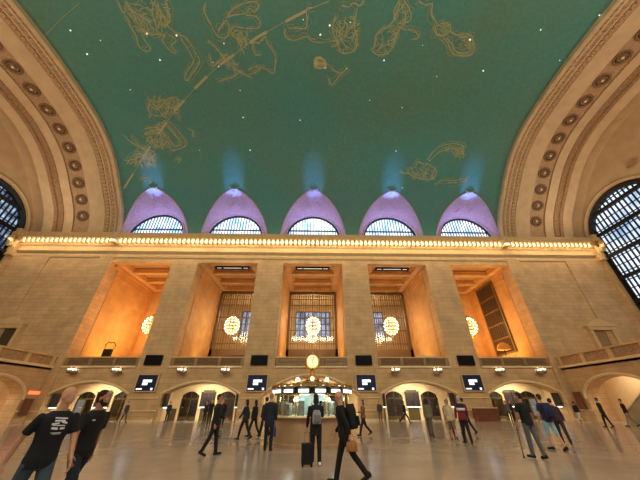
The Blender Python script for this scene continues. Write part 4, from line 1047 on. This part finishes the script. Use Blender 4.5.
# ---- things in the bays
t = MB(); t.prism([(-2.9, 0), (3.4, 0), (3.4, .75), (1.8, .7), (-2.9, .18)], -.6, .6, 'y')
o = t.build('awning', REDCLOTH, loc=(CX[1]-.6, YB+4.2, 5.9)); tag(o, 'long dark red awning low in the bay behind the second balustrade', 'awning')
r = thing('parasol', 'round orange parasol over white tables in the fifth bay', 'parasol', (23.75, YB+2.2, 5.0))
t = MB(); t.lathe([(1e-3, 2.95), (.25, 2.92), (.55, 2.72), (.74, 2.4), (.76, 2.15), (.7, 2.1)], n=20); t.build('canopy', mat('orange_canopy', (232, 148, 66), .6), r, True)
t = MB(); t.tube([(0, 0, 0), (0, 0, 2.8)], .05, 8); t.build('pole', DARK, r)
WH = mat('white_enamel', (235, 232, 226), .4)
for k, (dx, lbx) in enumerate(((-.35, 'small white round pedestal table under the orange parasol, the nearer to the pier'), (.55, 'small white round pedestal table under the orange parasol, the nearer to the end wall'))):
    r = thing('pedestal_table', lbx, 'table', (23.75+dx, YB+1.7, 5.0)); t = MB(); t.lathe([(1e-3, 1.3), (.38, 1.3), (.4, 1.36), (1e-3, 1.38)], n=16); t.build('table_top', WH, r)
    t = MB(); t.lathe([(.3, 0), (.26, .06), (.05, .15), (.05, 1.3)], n=12); t.build('pedestal', WH, r)
r = thing('scroll_stand', 'dark stand with a curled iron frame behind the first balustrade', 'stand', (-24.3, YB+2.3, 5.0))
t = MB(); t.box(-.45, .45, -.2, .2, 0, 2.1); t.build('cabinet', DARK, r)
t = MB(); t.tube([(-.5, 0, 1.9), (-.55, 0, 2.6), (-.3, 0, 2.95), (-.05, 0, 2.8), (.35, 0, 2.9), (.65, 0, 2.5), (.5, 0, 2.0)], .06, 6); t.build('curled_frame', IRON, r)
r = thing('laptop_table', 'white low table behind the fourth balustrade', 'table', (13.55, YB+1.6, 5.0)); t = MB(); t.box(-1.1, 1.1, -.4, .4, 1.18, 1.26); t.build('table_top', WH, r)
for sx in (-1, 1):
    t = MB(); t.box(sx*.95-.05, sx*.95+.05, -.3, .3, 0, 1.18); t.build('leg', WH, r)

# ---- brown counter against the pier beyond the fourth screen
r = thing('ticket_counter', 'low reddish-brown wooden counter against the wall below the rightmost screen', 'counter', (17.5, YB-.75, 0)); WOOD = mat('red_brown_wood', (112, 60, 34), .45, var=.2, scale=3)
t = MB(); t.box(-1.1, 1.1, -.3, .3, 0, 1.1); t.build('cabinet', WOOD, r); t = MB(); t.box(-1.16, 1.16, -.36, .34, 1.1, 1.16); t.build('counter_top', LINTEL, r)

# ---- side balconies, arches beneath, stairs
for sg in (-1, 1):
    sd = 'left' if sg < 0 else 'right'
    t = MB(); mp2 = lambda u, v, w, sg=sg: (sg*w, u, v)
    arched_wall(t, 0, YB-.1, 0, 4.9, [dict(a=23.2, b=29.9, s=0, h=1.9, r=1.75, k='semi'), dict(a=12, b=18.7, s=0, h=1.9, r=1.75, k='semi')], XE, XE+1.3, mp2)
    t.box(*sorted((sg*XE, sg*XW)), 0, YB, 4.6, 5.0)
    w = struct(t.build('wall_%s_balcony' % sd, STONE))
    t = MB(); t.box(*sorted((sg*(XE-.22), sg*XE)), 0, YB-.1, 4.78, 5.0); t.box(*sorted((sg*(XE-.12), sg*XE)), 29.95, YB-.1, .9, 1.0)
    for a, b in ((23.2, 29.9), (12, 18.7)):
        c = (a+b)/2; h = (b-a)/2; t.tube([(sg*(XE-.03), c-(h+.15)*cos(pi*k/24), 1.9+1.9*sin(pi*k/24)) for k in range(25)], .13, 6)
    t.build('ledge_moulding', LINTEL, w)
    t = MB(); t.box(*sorted((sg*(XE+4), sg*(XE+4.3))), 0, YB, 0, 4.6); t.build('passage_wall', LINTEL, w)
    r = thing('balcony_balustrade', 'carved stone balustrade of the side balcony %s' % ('with the grey tall windows at the far left' if sg < 0 else 'above the marble staircase'), 'balustrade', (sg*XE, 0, 5.0))
    t = MB(); t.box(-.2, .2, 2, YB-.3, .84, .98); t.build('top_rail', PLAIN, r)
    t = MB(); t.box(-.06, .06, 2, YB-.3, 0, .84); t.build('panel', ORNAM, r)
    y = YB-.6
    while y > 3:
        t = MB(); t.box(-.17, .17, y-.2, y+.2, 0, .84); t.build('post', PLAIN, r); y -= 2.9
    # doorway with pediment on the flanking wall, above the balcony
    xc = sg*34.7
    t = MB(); t.box(xc-1.55, xc-1.15, YB-.42, YB, 5, 8.9); t.box(xc+1.15, xc+1.55, YB-.42, YB, 5, 8.9); t.box(xc-1.65, xc+1.65, YB-.5, YB, 8.9, 9.3)
    t.prism([(xc-1.8, 9.3), (xc+1.8, 9.3), (xc+1.8, 9.45), (xc, 10.2), (xc-1.8, 9.45)], YB-.6, YB, 'y')
    n = 14 if sg < 0 else 15
    n = len([q for q in bpy.data.objects if q.name.startswith('door_') and q.get('kind') == 'structure' and not q.parent])+1
    d = struct(t.build('door_%d' % n, PLAIN)); d['label'] = 'pedimented stone doorway'
    t = MB(); t.box(xc-1.15, xc+1.15, YB-.06, YB-.02, 5, 8.9); t.build('door_leaf', mat('door_shade_%d' % n, (150, 120, 82), .6) if sg > 0 else OLIVE, d)
# marble stair on the right and on the left
for sg in (-1, 1):
    r = thing('marble_staircase', 'cream marble staircase rising along the %s' % ('balcony wall at the far left' if sg < 0 else 'balcony wall beside the person in the puffer jacket'), 'staircase', (sg*XE, 0, 0))
    t = MB(); n = 24
    for k in range(n):
        y = 24.4-k*.3; t.box(*sorted((-sg*.5, -sg*1.6)), y-.32, y, 0, .205*(k+1))
    t.build('step_flight', MARBLEW, r)
    for xx in ((1.6, 'parapet'), (.28, 'parapet')):
        t = MB(); t.prism([(25.2, 0), (25.2, .95), (24.6, 1.1), (17.4, 5.9), (17.4, 0)], *sorted((-sg*xx[0], -sg*(xx[0]+.22)))); t.build(xx[1], MARBLEW, r)
    t = MB(); t.prism([(25.3, .95), (25.3, 1.03), (24.6, 1.2), (17.4, 6.0), (17.4, 5.9), (24.6, 1.1)], *sorted((-sg*1.55, -sg*1.88))); t.build('coping', LINTEL, r)
# orange sign glow and brown panel near the left corner
o = MB(); o.box(-.03, .03, -.6, .6, -.14, .14); o = o.build('neon_sign', mat('neon_orange', (230, 120, 80), .5, emis=(255, 130, 70), estr=1.2), loc=(-XE+.06, 30.85, 2.5)); tag(o, 'small glowing orange sign on the wall beside the side archway', 'sign')
t = MB(); t.box(-.05, .05, -.42, .42, -.7, .7); t.box(-.01, .08, -.36, .36, -.62, .62)
o = t.build('notice_board', WOOD, loc=(-XE+.22, 30.6, 1.3)); tag(o, 'tall brown notice board on the side wall below the orange sign', 'notice board')
t = MB(); t.box(-.05, .05, -.4, .4, -.75, .75); t.box(-.08, .01, -.34, .34, -.68, .68)
o = t.build('notice_board', WOOD, loc=(XE-.22, 30.7, 1.75)); tag(o, 'tall orange-brown notice board beside the archway behind the man in the long coat', 'notice board')

# ---- round information booth with clock
BX, BY, BR = .2, 14.65, 1.82
r = thing('information_booth', 'round marble and brass information booth with lit windows in mid-hall', 'information booth', (BX, BY, 0)); NS = 16
def ring_pts(rad, off=0): return [(rad*cos(2*pi*(k+off)/NS), rad*sin(2*pi*(k+off)/NS)) for k in range(NS)]
t = MB(); t.lathe([(BR-.3, 0), (BR+.03, 0), (BR+.03, .12), (BR-.02, .15), (BR-.02, 1.0), (BR-.3, 1.0)], n=48); t.build('marble_drum', MARBLE, r)
t = MB(); t.lathe([(BR-.4, 1.0), (BR+.14, 1.0), (BR+.17, 1.03), (BR+.14, 1.07), (BR-.4, 1.07)], n=48); t.build('counter_ledge', LINTEL, r)
g = None
for k in range(NS):
    a = 2*pi*(k+.5)/NS; ca, sa = cos(a), sin(a); w = BR*math.tan(pi/NS)*.9
    if g is None:
        q = MB(); q.box(-w, w, -.008, .008, 0, .8); g = q.build('glass_pane', GLASS, r)
        q = MB(); q.box(-w*.68, w*.68, -.03, .03, 0, .12); sgn = q.build('lit_sign', SIGNLIT, r)
        q = MB(); q.lathe([(.035, 0), (.03, .05), (.022, .1), (.022, .85), (.04, .9), (.04, 1.0)], n=8); col = q.build('brass_mullion', BRASS, r)
        q = MB(); q.tube([(-w, 0, .74), (-w*.5, 0, .8), (0, 0, .82), (w*.5, 0, .8), (w, 0, .74)], .016, 5); arch_ = q.build('brass_arch', BRASS, r)
        g1, s1, c1, a1 = g, sgn, col, arch_
    else:
        g1, s1, c1, a1 = g.copy(), sgn.copy(), col.copy(), arch_.copy()
        for o in (g1, s1, c1, a1): COL.objects.link(o); o.parent = r
    Rm = BR*cos(pi/NS)-.05
    g1.location = (Rm*ca, Rm*sa, 1.09); s1.location = ((Rm+.12)*ca, (Rm+.12)*sa, 1.92); a1.location = (Rm*ca, Rm*sa, 1.09)
    for o in (g1, s1, a1): o.rotation_euler = (0, 0, a+pi/2)
    b = 2*pi*k/NS; c1.location = ((BR-.05)*cos(b), (BR-.05)*sin(b), 1.07)
t = MB(); t.lathe([(1.2, 2.0), (BR, 1.9), (BR+.02, 2.06), (BR+.12, 2.1), (BR+.12, 2.14), (BR-.1, 2.17), (1.2, 2.22), (.8, 2.26), (.45, 2.4), (.3, 2.5), (1e-3, 2.5)], n=32); t.build('bronze_roof', DARK, r)
t = MB()
for k in range(NS*2):
    a = 2*pi*k/NS/2; t.obox(((BR+.08)*cos(a), (BR+.08)*sin(a), 2.18), (.06*cos(a), .06*sin(a), 0), (-.07*sin(a), .07*cos(a), 0), (0, 0, .06))
t.lathe([(BR+.08, 2.2), (BR+.1, 2.24), (BR+.05, 2.27)], n=32, cap=False); t.lathe([(.7, 2.26), (.78, 2.36), (.7, 2.42), (.5, 2.42)], n=24); t.build('brass_crown', BRASS, r)
t = MB(); t.lathe([(.6, 0), (.6, 1.9)], n=20); t.build('inner_core', mat('booth_interior', (214, 236, 228), .5, var=.3, scale=5), r)
t = MB()
for k in range(14):
    a = 2*pi*k/14+.2; rr = 1.25+.2*sin(k*3.3); h_ = .3+.25*abs(sin(k*1.9)); t.box(rr*cos(a)-.14, rr*cos(a)+.14, rr*sin(a)-.1, rr*sin(a)+.1, 1.0, 1.07+h_)
t.build('leaflet_rack', mat('leaflets', (150, 150, 140), .6, var=.5, scale=9), r)
t = MB(); t.lathe([(1e-3, 1.86), (.62, 1.86), (.62, 1.89), (1e-3, 1.89)], n=20); t.build('interior_lamp', mat('booth_lamp', (240, 255, 248), .4, emis=(225, 255, 240), estr=3.5), r)
for k in range(6):
    a = 2*pi*k/6+pi/6; t = MB(); t.tube([(.8*cos(a), .8*sin(a), 2.26), (.82*cos(a), .82*sin(a), 2.42)], .03, 6); t.build('lamp_arm', BRASS, r)
    t = MB(); t.ball((0, 0, 0), .1, 12, 8); t.build('globe_lamp', LANTERN, r, True, loc=(.82*cos(a), .82*sin(a), 2.5))
t = MB(); t.ball((0, 0, 0), .06, 12, 8); g0 = t.build('globe_lamp', LANTERN, r, True, loc=(1.5, 0, 2.24))
for k in range(1, 10):
    a = 2*pi*k/10; o = g0.copy(); COL.objects.link(o); o.parent = r; o.location = (1.55*cos(a), 1.55*sin(a), 2.24)
g0.location = (1.55, 0, 2.24)
ck = thing('clock', 'golden four-faced ball clock with opal dials on top of the information booth', 'clock', (BX-.0, BY, 2.5))
t = MB(); t.lathe([(.3, 0), (.3, .08), (.16, .16), (.09, .3), (.14, .42), (.2, .5)], n=16); t.build('pedestal', BRASS, ck)
t = MB(); t.ball((0, 0, .82), .25, 20, 14); t.lathe([(1e-3, 1.12), (.06, 1.14), (.05, 1.22), (1e-3, 1.3)], n=10); t.build('housing', BRASS, ck, True)
for k in range(4):
    a = pi/2*k-pi/2
    R3 = Matrix.Translation((.3*cos(a), .3*sin(a), .82)) @ Matrix.Rotation(a, 4, 'Z') @ Matrix.Rotation(pi/2, 4, 'Y')
    t = MB(); t.lathe([(1e-3, .03), (.29, .02), (.3, 0)], n=28); o = t.build('dial', OPAL, ck); o.matrix_local = R3
    t = MB(); t.lathe([(.29, -.02), (.34, .02), (.33, .05), (.29, .035)], n=28, cap=False); q = t.build('dial_rim', BRASS, o)
    t = MB()
    for j in range(12): c_, s_ = cos(pi*j/6), sin(pi*j/6); t.obox((.24*c_, .24*s_, .034), (.025*c_, .025*s_, 0), (-.007*s_, .007*c_, 0), (0, 0, .003))
    t.build('numeral_marking', BLACK, o)
    for an, ln in ((2.9, .2), (.35, .14)):
        t = MB(); c_, s_ = cos(an), sin(an); t.obox((ln/2*c_, ln/2*s_, .042), (ln/2*c_, ln/2*s_, 0), (-.012*s_, .012*c_, 0), (0, 0, .003)); t.build('clock_hand', BLACK, o)


# ================================================================ LIGHT
def area(loc, rot, sx, sy, e, c, spread=None):
    l = bpy.data.lights.new('lamp', 'AREA'); l.shape = 'RECTANGLE'; l.size = sx; l.size_y = sy; l.energy = e; l.color = c
    if spread: l.spread = radians(spread)
    o = bpy.data.objects.new('lamp', l); COL.objects.link(o); o.location = loc; o.rotation_euler = tuple(radians(a) for a in rot); return o
def point(loc, e, c, r=.3):
    l = bpy.data.lights.new('lamp', 'POINT'); l.energy = e; l.color = c; l.shadow_soft_size = r
    o = bpy.data.objects.new('lamp', l); COL.objects.link(o); o.location = loc; return o
WARM = (1, .76, .46)
# uplight strip standing on top of the cornice, washing the vault; the same on the opposite side of the hall
area((0, 30.75, 21.75), (180-20, 0, 0), 54, .3, 130, (1, .86, .68))
area((0, -3.5, 21.0), (180+30, 0, 0), 80, 1.2, 7500, (1, .9, .76))
# cornice bulbs: their light down the wall
for k in range(12):
    area((-38.5+7*k, YB-1.5, 20.3), (28, 0, 0), 6.5, .2, 90, WARM, 150)
# opposite cornice bulbs throwing light across the hall at the long wall
area((0, -4.5, 19.5), (72, 0, 0), 78, 1.0, 7000, (1, .84, .6))
# bay lights: warm up-lights behind each balustrade
for i, c in enumerate(CX):
    end = i in (0, 4)
    area((c, YB+5, 5.3), (180, 0, 0), 6.5, 3, 800 if end else 330, (1, .56, .17) if end else (1, .66, .3), 160)
    point((c, 38.3, 11.0), 650, (1, .74, .42), .9)
for c in CX[1:4]:
    point((c, 49.5, 15), 1300, (1, .84, .58), .8)
# gate soffit lights
for c in CX:
    area((c, YB+.9, 3.3 if c else 3.6), (20, 0, 0), 6, .25, 420, (1, .85, .6), 170)
    area((c, YB+5, 4.2), (0, 0, 0), 5, .5, 45, (1, .85, .6))
for sg in (-1, 1):
    area((sg*(XE+2.4), 26.5, 4.4), (0, 0, 0), 1.5, 6, 200, (1, .84, .6))
    for y in (26, 13.4):      # light in the end vaults
        area((sg*(XW-4.2), y, 21.0 if y > 20 else 20.), (180, sg*-12, 0), 3.5, 5, 260, (1, .8, .58), 170)
# blue floodlights hidden on the cornice under each lunette
for c in CX:
    area((c, YB-.2, 21.85), (180-22, 0, 0), 4.5, .4, 210, (.32, .34, 1.0), 165)
    area((c, YB+.3, 22.6), (180-50, 0, 0), 3.5, .5, 80, (.4, .45, 1.0), 160)
    l = bpy.data.lights.new('blue_flood', 'SPOT'); l.energy = 6500; l.color = (.14, .36, 1); l.spot_size = radians(30); l.spot_blend = 1; l.shadow_soft_size = .2
    o = bpy.data.objects.new('blue_flood', l); COL.objects.link(o); o.location = (c, 30.3, 22.0)
    o.rotation_euler = (Vector((c, 27.9, 28.1))-o.location).to_track_quat('-Z', 'Y').to_euler()
# inside the booth
for k in range(6): point((BX+1.15*cos(k*pi/3+.5), BY+1.15*sin(k*pi/3+.5), 1.72), 16, (.78, 1, .93), .12)

w = bpy.data.worlds.new('hall_fill'); C.world = w; w.use_nodes = True  # even warm fill, added to light the hall through its unbuilt rear side
w.node_tree.nodes['Background'].inputs[0].default_value = (1, .9, .8, 1); w.node_tree.nodes['Background'].inputs[1].default_value = .28

# ---------------------------------------------------------------- camera
cd = bpy.data.cameras.new('camera'); cd.sensor_width = 36; cd.lens = 260.8717/640*36; cd.clip_end = 300; cd.clip_start = .1
co = bpy.data.objects.new('camera', cd); COL.objects.link(co)
R_ = Vector((0.9997439562559259, -0.022548471582492784, -0.0018942964505499391)); U_ = Vector((-0.010393176443103148, -0.5319407061710243, 0.8467178201748765)); F_ = Vector((0.02009984609820624, 0.8464813356167786, 0.5320388563246701))
co.matrix_world = Matrix.Translation((.247, 0, 1.5)) @ Matrix((R_, U_, -F_)).transposed().to_4x4()
C.camera = co
C.view_settings.view_transform = 'Standard'; C.view_settings.look = 'None'; C.view_settings.gamma = 1; C.view_settings.use_curve_mapping = False
C.view_settings.exposure = 0.0
C.cycles.max_bounces = 8; C.cycles.diffuse_bounces = 4; C.cycles.glossy_bounces = 3; C.cycles.transparent_max_bounces = 8
C.cycles.use_denoising = True; C.cycles.sample_clamp_indirect = 4
